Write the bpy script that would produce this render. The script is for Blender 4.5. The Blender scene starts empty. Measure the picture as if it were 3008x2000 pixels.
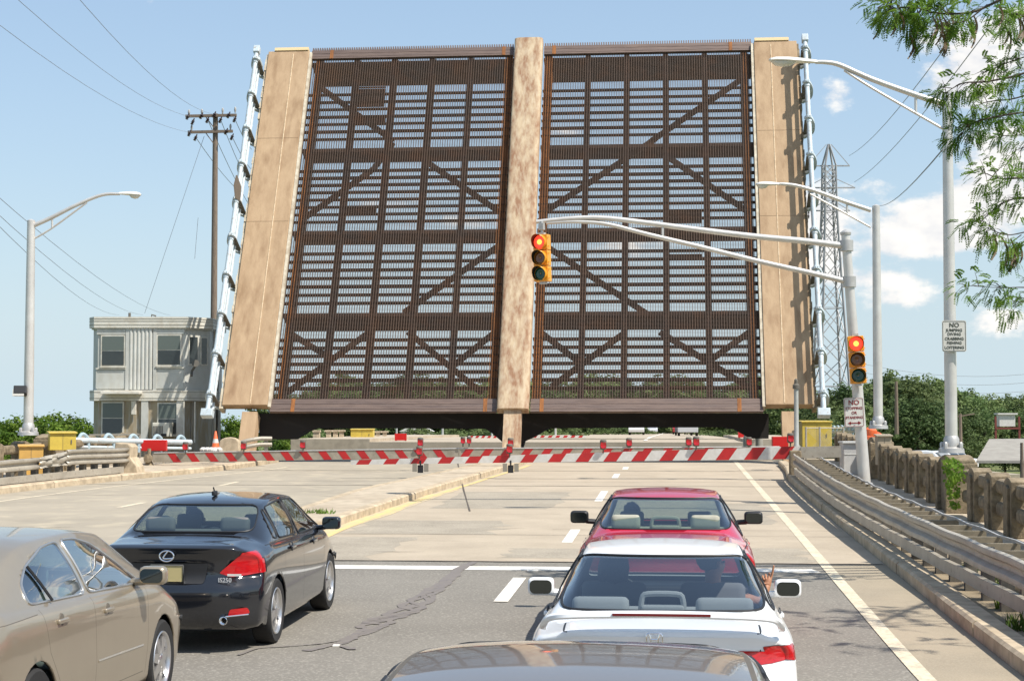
import bpy, bmesh, math, random
from mathutils import Vector, Matrix
random.seed(7)
C = bpy.context.scene.collection
PI = math.pi

# ---------------------------------------------------------------- camera
CAM_H = 2.3; FPX = 5000.0; TP = 0.048
scn = bpy.context.scene
cd = bpy.data.cameras.new('camera'); cam = bpy.data.objects.new('camera', cd); C.objects.link(cam)
cam.location = (0, 0, CAM_H); cam.rotation_euler = (math.radians(90) + math.atan(TP), 0, 0)
cd.sensor_width = 36; cd.lens = 36*FPX/3008; cd.clip_start = 0.1; cd.clip_end = 9000
scn.camera = cam

# ---------------------------------------------------------------- light
SUN = Vector((.587, -.376, 1.0)).normalized()
sl = bpy.data.lights.new('sun', 'SUN'); sl.energy = 5.0; sl.angle = math.radians(.5); sl.color = (1, .955, .88)
so = bpy.data.objects.new('sun', sl); C.objects.link(so); so.rotation_euler = SUN.to_track_quat('Z', 'Y').to_euler()
so.location = (0, 0, 60)
w = bpy.data.worlds.new('World'); scn.world = w; w.use_nodes = True
nt = w.node_tree; N = nt.nodes; Lk = nt.links
bg = N['Background']; bg.inputs[1].default_value = .127
sky = N.new('ShaderNodeTexSky'); sky.sky_type = 'NISHITA'; sky.sun_disc = False
sky.sun_elevation = math.asin(SUN.z); sky.sun_rotation = math.atan2(SUN.x, SUN.y)
sky.air_density = 1.15; sky.dust_density = 1.2; sky.ozone_density = 1.3
def wm(op, a, b=None, c=None):
    n = N.new('ShaderNodeMath'); n.operation = op
    for i, v in enumerate((a, b, c)):
        if v is None: continue
        if isinstance(v, (int, float)): n.inputs[i].default_value = v
        else: Lk.new(v, n.inputs[i])
    return n.outputs[0]
tc = N.new('ShaderNodeTexCoord'); sx = N.new('ShaderNodeSeparateXYZ'); Lk.new(tc.outputs['Generated'], sx.inputs[0])
ay = wm('MAXIMUM', wm('ABSOLUTE', sx.outputs[1]), .15)
qx = wm('DIVIDE', sx.outputs[0], ay); qz = wm('DIVIDE', sx.outputs[2], ay)
cq = N.new('ShaderNodeCombineXYZ'); Lk.new(qx, cq.inputs[0]); Lk.new(qz, cq.inputs[1])
mp = N.new('ShaderNodeMapping'); Lk.new(cq.outputs[0], mp.inputs[0]); mp.inputs['Scale'].default_value = (1, 1.7, 1)
nz = N.new('ShaderNodeTexNoise'); Lk.new(mp.outputs[0], nz.inputs[0]); nz.inputs['Scale'].default_value = 20
nz.inputs['Detail'].default_value = 12; nz.inputs['Roughness'].default_value = .66
# cumulus banks at fixed directions of the sky (azimuth slope, elevation slope, half widths, weight)
tot = None
for (cx, cz, ax, az, wt) in [(.285, .226, .045, .022, .95), (.262, .196, .022, .014, .8), (.295, .165, .02, .018, .85), (.193, .193, .013, .011, .95), (.25, .122, .045, .012, 1.0), (.285, .135, .03, .016, 1.0), (.235, .104, .04, .009, .95), (.262, .108, .03, .008, .9),
                             (.222, .072, .028, .009, 1.0), (.292, .058, .022, .009, 1.0), (.181, .115, .016, .026, .95), (.20, .085, .04, .006, .8), (.215, .14, .02, .006, .6), (-.075, .130, .035, .007, .75), (-.02, .118, .03, .005, .7), (.07, .105, .05, .010, .7), (.03, .172, .02, .004, .5),
                             (.45, .2, .08, .07, .9), (.8, .3, .3, .15, .6), (-.9, .35, .3, .12, .6), (-2, .8, .8, .3, .6), (1.8, 1.2, .8, .4, .6)]:
    dx = wm('DIVIDE', wm('SUBTRACT', qx, cx), ax); dz = wm('DIVIDE', wm('SUBTRACT', qz, cz), az)
    r2 = wm('ADD', wm('MULTIPLY', dx, dx), wm('MULTIPLY', dz, dz))
    g = wm('MULTIPLY', wm('EXPONENT', wm('MULTIPLY', r2, -.8)), wt)
    tot = g if tot is None else wm('ADD', tot, g)
den = wm('ADD', wm('MULTIPLY', nz.outputs[0], 2.3), wm('MULTIPLY', tot, .85))
rmp = N.new('ShaderNodeMapRange'); Lk.new(den, rmp.inputs[0]); rmp.interpolation_type = 'SMOOTHSTEP'
rmp.inputs[1].default_value = 1.52; rmp.inputs[2].default_value = 2.0
hz = N.new('ShaderNodeMapRange'); Lk.new(qz, hz.inputs[0]); hz.inputs[1].default_value = 0; hz.inputs[2].default_value = .02
cmk = wm('MULTIPLY', wm('MULTIPLY', rmp.outputs[0], hz.outputs[0]), .92)
# cloud tops bright, bases a little greyer
nz2 = N.new('ShaderNodeTexNoise'); Lk.new(mp.outputs[0], nz2.inputs[0]); nz2.inputs['Scale'].default_value = 40; nz2.inputs['Detail'].default_value = 6
ccr = N.new('ShaderNodeValToRGB'); Lk.new(nz2.outputs[0], ccr.inputs[0])
ccr.color_ramp.elements[0].position = .3; ccr.color_ramp.elements[0].color = (4.9, 4.9, 5.1, 1)
ccr.color_ramp.elements[1].position = .62; ccr.color_ramp.elements[1].color = (6.6, 6.35, 6.0, 1)
# the summer air whitens the sky a little
mx0 = N.new('ShaderNodeMix'); mx0.data_type = 'RGBA'; mx0.inputs[0].default_value = .42
Lk.new(sky.outputs[0], mx0.inputs[6]); mx0.inputs[7].default_value = (2.2, 3.2, 4.6, 1)
# pale humid band low over the horizon
hb_ = N.new('ShaderNodeMix'); hb_.data_type = 'RGBA'; Lk.new(wm('MULTIPLY', wm('EXPONENT', wm('MULTIPLY', wm('ABSOLUTE', sx.outputs[2]), -9.0)), .9), hb_.inputs[0]); Lk.new(mx0.outputs[2], hb_.inputs[6]); hb_.inputs[7].default_value = (3.9, 4.85, 5.4, 1)
mx = N.new('ShaderNodeMix'); mx.data_type = 'RGBA'; Lk.new(cmk, mx.inputs[0]); Lk.new(hb_.outputs[2], mx.inputs[6]); Lk.new(ccr.outputs[0], mx.inputs[7])
Lk.new(mx.outputs[2], bg.inputs[0])
scn.view_settings.view_transform = 'Standard'; scn.view_settings.look = 'None'
scn.view_settings.exposure = 0.42; scn.view_settings.gamma = 1

# ---------------------------------------------------------------- frames of reference
AZ = math.radians(5.35)
AX = Vector((math.sin(AZ), math.cos(AZ), 0)); RX = Vector((math.cos(AZ), -math.sin(AZ), 0))
def rz(s):
    if s < 13: return 0.0
    if s < 19: return .02*(s-13)**2/12
    if s < 62: return .02*(s-16)
    if s < 84: return .92 + .4*(s-62)/22
    if s < 110: return 1.32
    if s < 260: return 1.32 - .8*(s-110)/150
    return .52
def RF(s, t, z=0): return AX*s + RX*t + Vector((0, 0, z))          # road frame, absolute z
def RZ(s, t, dz=0): return RF(s, t, rz(s) + dz)                      # on the road surface + dz
def ray(px, py):
    u = (px-1504)/FPX; v = (1000-py)/FPX; k = math.sqrt(1+TP*TP); cp = 1/k; sp = TP/k
    return Vector((u, cp - v*sp, sp + v*cp))
def W(px, py, d):
    r = ray(px, py); return Vector((0, 0, CAM_H)) + r*(d/r.y)
def ST(p): return p.dot(AX), p.dot(RX)
def G(px, py, dz=0):
    r = ray(px, py); lo, hi = 2.0, 400.0
    for _ in range(60):
        m = (lo+hi)/2; p = Vector((0, 0, CAM_H)) + r*(m/r.y); s, t = ST(p)
        if p.z > rz(s)+dz: lo = m
        else: hi = m
    return ST(p)

# ---------------------------------------------------------------- scene bookkeeping
def tag(o, label=None, cat=None, group=None, kind=None):
    if label: o['label'] = label
    if cat: o['category'] = cat
    if group: o['group'] = group
    if kind: o['kind'] = kind
    return o
def thing(name, label, cat, loc=(0, 0, 0), rot=(0, 0, 0), group=None):
    o = bpy.data.objects.new(name, None); C.objects.link(o); o.location = loc; o.rotation_euler = rot
    o.empty_display_size = .2
    return tag(o, label, cat, group)
def link(name, me, parent=None):
    o = bpy.data.objects.new(name, me); C.objects.link(o)
    if parent is not None: o.parent = parent
    return o
def copy_tree(o, parent=None):
    c = o.copy(); C.objects.link(c)
    if parent is not None: c.parent = parent
    for ch in list(o.children): copy_tree(ch, c)
    return c

class MB:
    """collects simple solids, builds them as one mesh"""
    def __init__(s): s.v = []; s.f = []; s.m = []; s.mi = 0
    def add(s, vs, fs):
        n = len(s.v); s.v += [tuple(p) for p in vs]; s.f += [tuple(n+i for i in f) for f in fs]; s.m += [s.mi]*len(fs)
        return s
    def box(s, c, d, R=None, M=None):
        c = Vector(c); h = Vector(d)/2
        vs = [Vector((x*h.x, y*h.y, z*h.z)) for x in (-1, 1) for y in (-1, 1) for z in (-1, 1)]
        if R is not None: vs = [R @ p for p in vs]
        vs = [p+c for p in vs]
        if M is not None: vs = [M @ p for p in vs]
        return s.add(vs, [(0, 1, 3, 2), (4, 6, 7, 5), (0, 4, 5, 1), (2, 3, 7, 6), (0, 2, 6, 4), (1, 5, 7, 3)])
    def bar(s, a, b, w, h, up=(0, 0, 1)):
        a = Vector(a); b = Vector(b); d = (b-a); L = d.length
        if L < 1e-6: return s
        d /= L; up = Vector(up); x = d.cross(up)
        if x.length < 1e-4: x = d.cross(Vector((1, 0, 0)))
        x.normalize(); y = x.cross(d)
        vs = [p + x*(w/2*i) + y*(h/2*j) for p in (a, b) for i, j in ((-1, -1), (1, -1), (1, 1), (-1, 1))]
        return s.add(vs, [(0, 1, 2, 3), (7, 6, 5, 4), (0, 4, 5, 1), (1, 5, 6, 2), (2, 6, 7, 3), (3, 7, 4, 0)])
    def tube(s, pts, r, n=8, cap=True, closed=False):
        pts = [Vector(p) for p in pts]; k = len(pts)
        rs = r if isinstance(r, (list, tuple)) else [r]*k
        ref = None; rings = []
        for i, p in enumerate(pts):
            if closed: d = pts[(i+1) % k] - pts[i-1]
            else: d = pts[min(i+1, k-1)] - pts[max(i-1, 0)]
            d.normalize()
            if ref is None:
                ref = Vector((0, 0, 1)) if abs(d.z) < .9 else Vector((1, 0, 0))
            x = d.cross(ref); 
            if x.length < 1e-5: x = d.cross(Vector((.3, 1, .2)))
            x.normalize(); y = x.cross(d); ref = y
            rings.append([p + (x*math.cos(2*PI*j/n) + y*math.sin(2*PI*j/n))*rs[i] for j in range(n)])
        vs = [q for rg in rings for q in rg]; fs = []
        for i in range(k if closed else k-1):
            i2 = (i+1) % k
            for j in range(n): fs.append((i*n+j, i*n+(j+1) % n, i2*n+(j+1) % n, i2*n+j))
        if cap and not closed: fs.append(tuple(range(n))[::-1]); fs.append(tuple((k-1)*n+j for j in range(n)))
        return s.add(vs, fs)
    def lathe(s, prof, c=(0, 0, 0), n=16, M=None, cap=True):
        c = Vector(c); vs = []
        for (r, z) in prof:
            for j in range(n):
                p = Vector((r*math.cos(2*PI*j/n), r*math.sin(2*PI*j/n), z))
                vs.append((M @ p if M is not None else p) + c)
        fs = []
        for i in range(len(prof)-1):
            for j in range(n): fs.append((i*n+j, i*n+(j+1) % n, (i+1)*n+(j+1) % n, (i+1)*n+j))
        if cap: fs.append(tuple(range(n))[::-1]); fs.append(tuple((len(prof)-1)*n+j for j in range(n)))
        return s.add(vs, fs)
    def prism(s, poly, a, b):
        """poly: list of 3D points (planar), extruded by vector b-a applied (offset a, offset b)"""
        a = Vector(a); b = Vector(b); n = len(poly)
        vs = [Vector(p)+a for p in poly] + [Vector(p)+b for p in poly]
        fs = [tuple(range(n))[::-1], tuple(range(n, 2*n))] + [(i, (i+1) % n, n+(i+1) % n, n+i) for i in range(n)]
        return s.add(vs, fs)
    def grid(s, rows):
        m = len(rows[0]); vs = [p for r in rows for p in r]
        return s.add(vs, [(i*m+k, i*m+k+1, (i+1)*m+k+1, (i+1)*m+k) for i in range(len(rows)-1) for k in range(m-1)])
    def quad(s, a, b, c, d): return s.add([a, b, c, d], [(0, 1, 2, 3)])
    def mesh(s, name, mats, smooth=False):
        me = bpy.data.meshes.new(name); me.from_pydata(s.v, [], s.f); me.update()
        for m in (mats if isinstance(mats, (list, tuple)) else [mats]): me.materials.append(m)
        if any(s.m):
            for i, p in enumerate(me.polygons): p.material_index = s.m[i]
        bm = bmesh.new(); bm.from_mesh(me); bmesh.ops.recalc_face_normals(bm, faces=bm.faces)
        if smooth:
            for f in bm.faces: f.smooth = True
            for e in bm.edges:
                if len(e.link_faces) == 2 and e.calc_face_angle(0) > math.radians(38): e.smooth = False
        bm.to_mesh(me); bm.free()
        return me
    def build(s, name, mats, parent=None, smooth=False, bevel=0):
        o = link(name, s.mesh(name, mats, smooth), parent)
        if bevel:
            b = o.modifiers.new('bevel', 'BEVEL'); b.width = bevel; b.segments = 2; b.limit_method = 'ANGLE'; b.angle_limit = math.radians(50)
        return o

def text_mesh(txt, size, depth=.004, align='CENTER', spacing=1.0):
    cu = bpy.data.curves.new('lettering', 'FONT'); cu.body = txt; cu.size = size; cu.extrude = depth; cu.align_x = align
    cu.align_y = 'CENTER'; cu.resolution_u = 3; cu.space_character = spacing; cu.offset = size*.018
    o = bpy.data.objects.new('lettering', cu); C.objects.link(o)
    bpy.context.view_layer.update()
    me = bpy.data.meshes.new_from_object(o.evaluated_get(bpy.context.evaluated_depsgraph_get()))
    bpy.data.objects.remove(o); bpy.data.curves.remove(cu)
    return me
def pchip(xs, ys):
    n = len(xs); h = [xs[i+1]-xs[i] for i in range(n-1)]; dl = [(ys[i+1]-ys[i])/h[i] for i in range(n-1)]
    m = [0]*n
    for i in range(1, n-1):
        if dl[i-1]*dl[i] > 0:
            w1 = 2*h[i]+h[i-1]; w2 = h[i]+2*h[i-1]; m[i] = (w1+w2)/(w1/dl[i-1]+w2/dl[i])
    m[0] = dl[0]; m[-1] = dl[-1]
    def f(x):
        if x <= xs[0]: return ys[0]
        if x >= xs[-1]: return ys[-1]
        i = 0
        while x > xs[i+1]: i += 1
        t = (x-xs[i])/h[i]; t2 = t*t; t3 = t2*t
        return (2*t3-3*t2+1)*ys[i] + (t3-2*t2+t)*h[i]*m[i] + (-2*t3+3*t2)*ys[i+1] + (t3-t2)*h[i]*m[i+1]
    return f
def crv(*pts): return pchip([p[0] for p in pts], [p[1] for p in pts])
def smooth_path(pts, sub=6):
    pts = [Vector(p) for p in pts]; out = []
    for i in range(len(pts)-1):
        p0 = pts[max(i-1, 0)]; p1 = pts[i]; p2 = pts[i+1]; p3 = pts[min(i+2, len(pts)-1)]
        for k in range(sub):
            t = k/sub
            out.append(.5*((2*p1)+(-p0+p2)*t+(2*p0-5*p1+4*p2-p3)*t*t+(-p0+3*p1-3*p2+p3)*t*t*t))
    out.append(pts[-1]); return out

# ---------------------------------------------------------------- materials
MATS = {}
def mat(name, col, rough=.6, metal=0, col2=None, nscale=3.0, lo=.35, hi=.65, bump=0, bscale=40, coat=0, trans=0, emit=None, estr=0,
        col3=None, n3=30, w3=.5, stretch=(1, 1, 1), ior=1.45, spec=.5, coords='Object', detail=6, lo3=.45, hi3=.62):
    if name in MATS: return MATS[name]
    m = bpy.data.materials.new(name); m.use_nodes = True; nt = m.node_tree; n = nt.nodes; l = nt.links
    b = n['Principled BSDF']
    b.inputs['Base Color'].default_value = (*col, 1); b.inputs['Roughness'].default_value = rough; b.inputs['Metallic'].default_value = metal
    b.inputs['Coat Weight'].default_value = coat; b.inputs['Coat Roughness'].default_value = .04
    b.inputs['Transmission Weight'].default_value = trans; b.inputs['IOR'].default_value = ior
    b.inputs['Specular IOR Level'].default_value = spec
    if emit: b.inputs['Emission Color'].default_value = (*emit, 1); b.inputs['Emission Strength'].default_value = estr
    if col2 or bump or col3:
        t = n.new('ShaderNodeTexCoord'); mpn = n.new('ShaderNodeMapping'); l.new(t.outputs[coords], mpn.inputs[0])
        mpn.inputs['Scale'].default_value = stretch
    last = None
    if col2:
        a = n.new('ShaderNodeTexNoise'); a.inputs['Scale'].default_value = nscale; a.inputs['Detail'].default_value = detail; a.inputs['Roughness'].default_value = .65
        l.new(mpn.outputs[0], a.inputs[0])
        r = n.new('ShaderNodeValToRGB'); l.new(a.outputs[0], r.inputs[0])
        r.color_ramp.elements[0].position = lo; r.color_ramp.elements[0].color = (*col, 1)
        r.color_ramp.elements[1].position = hi; r.color_ramp.elements[1].color = (*col2, 1)
        last = r.outputs[0]
    if col3:
        a = n.new('ShaderNodeTexNoise'); a.inputs['Scale'].default_value = n3; a.inputs['Detail'].default_value = 4; l.new(mpn.outputs[0], a.inputs[0])
        r = n.new('ShaderNodeMapRange'); l.new(a.outputs[0], r.inputs[0]); r.inputs[1].default_value = lo3; r.inputs[2].default_value = hi3; r.inputs[4].default_value = w3
        x = n.new('ShaderNodeMix'); x.data_type = 'RGBA'; l.new(r.outputs[0], x.inputs[0])
        if last: l.new(last, x.inputs[6])
        else: x.inputs[6].default_value = (*col, 1)
        x.inputs[7].default_value = (*col3, 1); last = x.outputs[2]
    if last: l.new(last, b.inputs['Base Color'])
    if bump:
        a = n.new('ShaderNodeTexNoise'); a.inputs['Scale'].default_value = bscale; a.inputs['Detail'].default_value = 4; l.new(mpn.outputs[0], a.inputs[0])
        bn = n.new('ShaderNodeBump'); bn.inputs['Strength'].default_value = bump; bn.inputs['Distance'].default_value = .02
        l.new(a.outputs[0], bn.inputs['Height']); l.new(bn.outputs[0], b.inputs['Normal'])
    MATS[name] = m
    return m
def leafmat(name, c1, c2, nscale=.8, tr=.35):
    m = bpy.data.materials.new(name); m.use_nodes = True; n = m.node_tree.nodes; l = m.node_tree.links
    b = n['Principled BSDF']; b.inputs['Roughness'].default_value = .6; b.inputs['Specular IOR Level'].default_value = .15
    t = n.new('ShaderNodeNewGeometry'); oi = n.new('ShaderNodeObjectInfo')
    a = n.new('ShaderNodeTexNoise'); a.inputs['Scale'].default_value = nscale; a.inputs['Detail'].default_value = 3; l.new(t.outputs['Position'], a.inputs[0])
    r = n.new('ShaderNodeValToRGB'); l.new(a.outputs[0], r.inputs[0])
    r.color_ramp.elements[0].position = .36; r.color_ramp.elements[0].color = (*c1, 1); r.color_ramp.elements[1].position = .66; r.color_ramp.elements[1].color = (*c2, 1)
    hs = n.new('ShaderNodeHueSaturation'); l.new(r.outputs[0], hs.inputs['Color'])
    mr = n.new('ShaderNodeMapRange'); l.new(oi.outputs['Random'], mr.inputs[0]); mr.inputs[3].default_value = .72; mr.inputs[4].default_value = 1.3
    l.new(mr.outputs[0], hs.inputs['Value']); l.new(hs.outputs[0], b.inputs['Base Color'])
    td = n.new('ShaderNodeBsdfTranslucent'); l.new(hs.outputs[0], td.inputs[0]); ms = n.new('ShaderNodeMixShader'); ms.inputs[0].default_value = tr
    l.new(b.outputs[0], ms.inputs[1]); l.new(td.outputs[0], ms.inputs[2]); l.new(ms.outputs[0], n['Material Output'].inputs[0])
    return m
def glassmat(name, tint, rough=.0, alpha=.35, refl=1.0):
    """thin car / window glass: clear tinted pane with a mirror-like skin"""
    m = bpy.data.materials.new(name); m.use_nodes = True; n = m.node_tree.nodes; l = m.node_tree.links
    n.remove(n['Principled BSDF'])
    tr = n.new('ShaderNodeBsdfTransparent'); tr.inputs[0].default_value = (*tint, 1)
    gl = n.new('ShaderNodeBsdfGlossy'); gl.inputs['Roughness'].default_value = rough; gl.inputs[0].default_value = (.95, .97, 1, 1)
    fr = n.new('ShaderNodeFresnel'); ge = n.new('ShaderNodeNewGeometry'); mi = n.new('ShaderNodeMath'); mi.operation = 'MULTIPLY_ADD'; l.new(ge.outputs['Backfacing'], mi.inputs[0]); mi.inputs[1].default_value = -.975; mi.inputs[2].default_value = 1.6; l.new(mi.outputs[0], fr.inputs[0])
    mu = n.new('ShaderNodeMath'); mu.operation = 'MULTIPLY_ADD'; l.new(fr.outputs[0], mu.inputs[0]); mu.inputs[1].default_value = refl; mu.inputs[2].default_value = .02; mu.use_clamp = True
    ms = n.new('ShaderNodeMixShader'); l.new(mu.outputs[0], ms.inputs[0]); l.new(tr.outputs[0], ms.inputs[1]); l.new(gl.outputs[0], ms.inputs[2])
    l.new(ms.outputs[0], n['Material Output'].inputs[0]); return m

M_CONC = mat('pale concrete', (.50, .42, .31), .85, col2=(.36, .29, .205), nscale=.35, lo=.3, hi=.72, bump=.25, bscale=30, col3=(.27, .22, .16), n3=3, w3=.45)
M_CURB = mat('curb concrete', (.52, .42, .29), .85, col2=(.38, .30, .2), nscale=1.6, bump=.4, bscale=12, col3=(.24, .19, .13), n3=5, w3=.5)
M_OLDC = mat('weathered concrete', (.30, .235, .15), .9, col2=(.17, .13, .08), nscale=2.2, lo=.3, hi=.7, bump=.6, bscale=25, col3=(.10, .075, .045), n3=9, w3=.55)
M_LEAFC = mat('leaf sidewalk concrete', (.45, .315, .19), .85, col2=(.32, .21, .12), nscale=2.4, lo=.3, hi=.75, bump=.25, bscale=30, col3=(.19, .105, .05), n3=2.0, w3=.62, lo3=.50, hi3=.78, detail=12, stretch=(1.5, .5, 1))
M_MEDC = mat('leaf median paint peeled', (.50, .385, .25), .85, col2=(.27, .145, .08), nscale=2.0, lo=.38, hi=.62, stretch=(1.8, .6, 1), bump=.2, col3=(.56, .48, .35), n3=5, w3=.4, lo3=.45, hi3=.70, detail=14)
M_PALE = mat('pale curb edge', (.60, .54, .42), .8, col2=(.38, .31, .22), nscale=4, bump=.2)
M_STEEL = mat('dark rusty steel', (.052, .034, .026), .75, col2=(.085, .045, .025), nscale=1.2, col3=(.13, .05, .018), n3=6, w3=.35)
M_GRATE = mat('rusty open grating steel', (.082, .058, .045), .65, col2=(.11, .066, .042), nscale=.55, col3=(.15, .07, .035), n3=1.6, w3=.45, lo3=.5, hi3=.7)
M_RUST = mat('orange rust streak steel', (.34, .125, .03), .8, col2=(.15, .06, .02), nscale=2.5, stretch=(3, .6, 1))
M_ENDP = mat('worn steel end plate', (.15, .11, .095), .5, metal=.25, col2=(.20, .14, .11), nscale=1.0, stretch=(.4, 8, 1), col3=(.09, .06, .05), n3=5, w3=.5)
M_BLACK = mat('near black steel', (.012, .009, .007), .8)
M_GALV = mat('galvanised steel', (.50, .485, .46), .45, metal=.45, col2=(.40, .385, .36), nscale=5)
M_ALU = mat('painted aluminium pole', (.62, .60, .56), .4, metal=.35, col2=(.52, .49, .45), nscale=2)
M_RAILP = mat('pale blue rail paint', (.50, .57, .60), .5, col2=(.40, .44, .45), nscale=4, col3=(.30, .20, .12), n3=9, w3=.6, lo3=.6, hi3=.68)
M_GUARD = mat('weathered guardrail zinc', (.42, .38, .31), .5, metal=.25, col2=(.32, .285, .23), nscale=2.2, col3=(.17, .13, .09), n3=11, w3=.5, lo3=.60, hi3=.7)
M_POST = mat('dark guardrail post', (.09, .085, .075), .8, col2=(.15, .13, .10), nscale=4)
M_RED = mat('red reflective sheeting', (.46, .018, .018), .5, col2=(.36, .016, .016), nscale=3)
M_WHITE = mat('white reflective sheeting', (.62, .60, .56), .5, col2=(.52, .49, .44), nscale=6)
M_WBAR = mat('weathered gate boom', (.36, .31, .24), .6, col2=(.25, .215, .16), nscale=4)
M_YBOX = mat('yellow cabinet paint', (.60, .44, .07), .5, col2=(.50, .36, .06), nscale=4)
M_OBOX = mat('ochre cabinet paint', (.62, .36, .09), .5, col2=(.52, .30, .08), nscale=4)
M_SIGY = mat('signal yellow', (.72, .30, .015), .35, coat=.3)
M_LBLK = mat('signal visor inside', (.012, .011, .010), .7)
M_RUBBER = mat('tyre rubber', (.018, .017, .016), .8, bump=.1)
M_ALLOY = mat('alloy wheel silver', (.62, .61, .60), .28, metal=.9)
M_CHROME = mat('chrome trim', (.82, .82, .83), .08, metal=1)
M_DKPL = mat('black trim plastic', (.015, .015, .016), .5)
M_WOOD = mat('weathered pole timber', (.22, .17, .125), .9, col2=(.13, .095, .07), nscale=6, stretch=(6, 6, .4), bump=.3)
# ================================================================ THE SETTING
def strip(name, t0, t1, s0, s1, dz, m, step=1.0, skirt=None, kind='structure', wob=0):
    """sheet that follows the road profile between two lateral lines (numbers or functions of s)"""
    f0 = t0 if callable(t0) else (lambda s: t0); f1 = t1 if callable(t1) else (lambda s: t1)
    b = MB(); n = max(1, int((s1-s0)/step)); pr = None; rows = []
    for i in range(n+1):
        s = s0+(s1-s0)*i/n; a, c = f0(s), f1(s)
        if wob: a += random.uniform(-wob, wob); c += random.uniform(-wob, wob)
        cur = [RZ(s, a, dz), RZ(s, c, dz)]
        if skirt: cur = [RZ(s, a, dz-skirt)] + cur + [RZ(s, c, dz-skirt)]
        if not pr and skirt: b.quad(*cur)
        pr = cur; rows.append(cur)
    b.grid(rows)
    if skirt: b.quad(*pr)
    o = b.build(name, m)
    if kind: tag(o, kind=kind)
    return o

M_ASPH = mat('road asphalt', (.205, .186, .155), .9, col2=(.16, .144, .12), nscale=.5, lo=.3, hi=.7, bump=.35, bscale=90, col3=(.37, .34, .285), n3=34, w3=.6, lo3=.52, hi3=.68)
M_ROADC = mat('concrete road slab', (.44, .365, .27), .88, col2=(.34, .28, .205), nscale=.8, lo=.3, hi=.7, bump=.3, bscale=60, col3=(.25, .215, .165), n3=22, w3=.35, lo3=.52, hi3=.70, detail=10)
M_ROADL = mat('worn grey approach slab', (.36, .31, .235), .9, col2=(.27, .235, .18), nscale=.4, lo=.32, hi=.68, bump=.3, bscale=60, col3=(.46, .39, .28), n3=1.6, w3=.6, lo3=.5, hi3=.7)
M_SHLD = mat('tan shoulder asphalt', (.33, .27, .19), .9, col2=(.27, .225, .16), nscale=.8, bump=.3, bscale=90, col3=(.40, .34, .25), n3=50, w3=.4)
M_LINEW = mat('white road paint', (.80, .77, .70), .7, col2=(.62, .57, .48), nscale=4, col3=(.35, .30, .24), n3=30, w3=.5, lo3=.60, hi3=.68)
M_LINEO = mat('old cream road paint', (.66, .58, .42), .8, col2=(.52, .44, .32), nscale=3, col3=(.35, .29, .21), n3=20, w3=.6, lo3=.5, hi3=.64)
M_LINEY = mat('old yellow road paint', (.66, .49, .17), .8, col2=(.50, .40, .22), nscale=2.5, col3=(.42, .35, .25), n3=14, w3=.65, lo3=.5, hi3=.62)
M_TAR = mat('tar crack sealer', (.155, .136, .128), .85, col2=(.185, .162, .138), nscale=9)
M_JOINT_SHADOW = mat('road joint and shadow', (.09, .075, .06), .9)
M_GRASS = mat('meadow ground', (.10, .13, .035), .95, col2=(.16, .165, .06), nscale=.02, bump=.2, bscale=1, col3=(.07, .10, .03), n3=.15, w3=.6)
M_DIRT = mat('sandy verge soil', (.28, .22, .14), .95, col2=(.20, .155, .10), nscale=1.5, bump=.5, bscale=20)

# ground to the horizon, channel water
b = MB(); b.quad((-4000, -60, -4), (4000, -60, -4), (4000, 6000, -4), (-4000, 6000, -4)); tag(b.build('ground', M_GRASS), kind='structure')
mw = mat('creek water', (.03, .06, .07), .12, bump=.4, bscale=1.2)
b = MB()
cs = [RF(62, -400), RF(62, 400), RF(90, 400), RF(90, -400)]
b.quad(*[Vector((p.x, p.y, -3.99)) for p in cs])
b.quad((-3000, 700, -3.98), (-130, 700, -3.98), (-420, 5600, -3.98), (-3000, 5600, -3.98))
tag(b.build('water', mw), kind='structure')

islR = crv((31, -6.38), (35, -6.22), (41, -6.0), (47, -5.65), (52, -5.35), (57, -5.05), (62, -5.0))
islL = crv((31, -7.6), (35, -7.72), (40, -7.72), (47, -7.15), (52, -6.7), (57, -6.3), (62, -6.2))
cuL = crv((0, -17.3), (30, -17.2), (38, -16.95), (42, -16.6), (48, -15.6), (54, -14.3), (58, -14.0), (62, -14.0))
cuR = crv((0, 3.25), (18, 3.15), (30, 3.15), (48, 3.25), (54, 3.5), (62, 3.6))
strip('road', lambda s: cuL(s)-.3, lambda s: cuR(s)+.3, -8, 62, 0, M_ASPH, skirt=1.2)
strip('road_concrete', -6.6, lambda s: cuR(s)-.01, 25.75, 62, .004, M_ROADC, wob=.0)
strip('road_concrete', lambda s: cuL(s)+.01, -6.6, 18, 62, .004, M_ROADL)
strip('road_shoulder', 2.32, lambda s: cuR(s)-.01, -6, 25.7, .004, M_SHLD)
# islands, kerbs, pavements
def kerb(name, f, wd, s0, s1, h, m, side=1, seg=3.0):
    """kerb as segments with joints; f(s) is its road face"""
    b = MB(); s = s0
    while s < s1-.05:
        e = min(s+seg, s1); n = 4; pr = None; jr = random.uniform(-.012, .012)
        for k in range(n+1):
            q = s+.012+(e-s-.024)*k/n; t = f(q)
            cur = [RZ(q, t, -.2), RZ(q, t+jr, h-.03), RZ(q, t+side*.035+jr, h), RZ(q, t+side*wd, h), RZ(q, t+side*wd, -.2)]
            if pr:
                for j in range(4): b.quad(pr[j], pr[j+1], cur[j+1], cur[j])
            else: b.add(cur, [(0, 1, 2, 3, 4)])
            pr = cur
        b.add(pr, [(4, 3, 2, 1, 0)]); s = e
    return tag(b.build(name, m), kind='structure')
kerb('kerb', cuR, .28, -6, 58, .17, M_CURB, 1, 3.05)
kerb('kerb', cuL, .28, 26, 60, .17, M_CURB, -1, 3.6)
kerb('median_kerb', islR, .22, 31.3, 60, .17, M_CURB, -1, 6)
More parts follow.
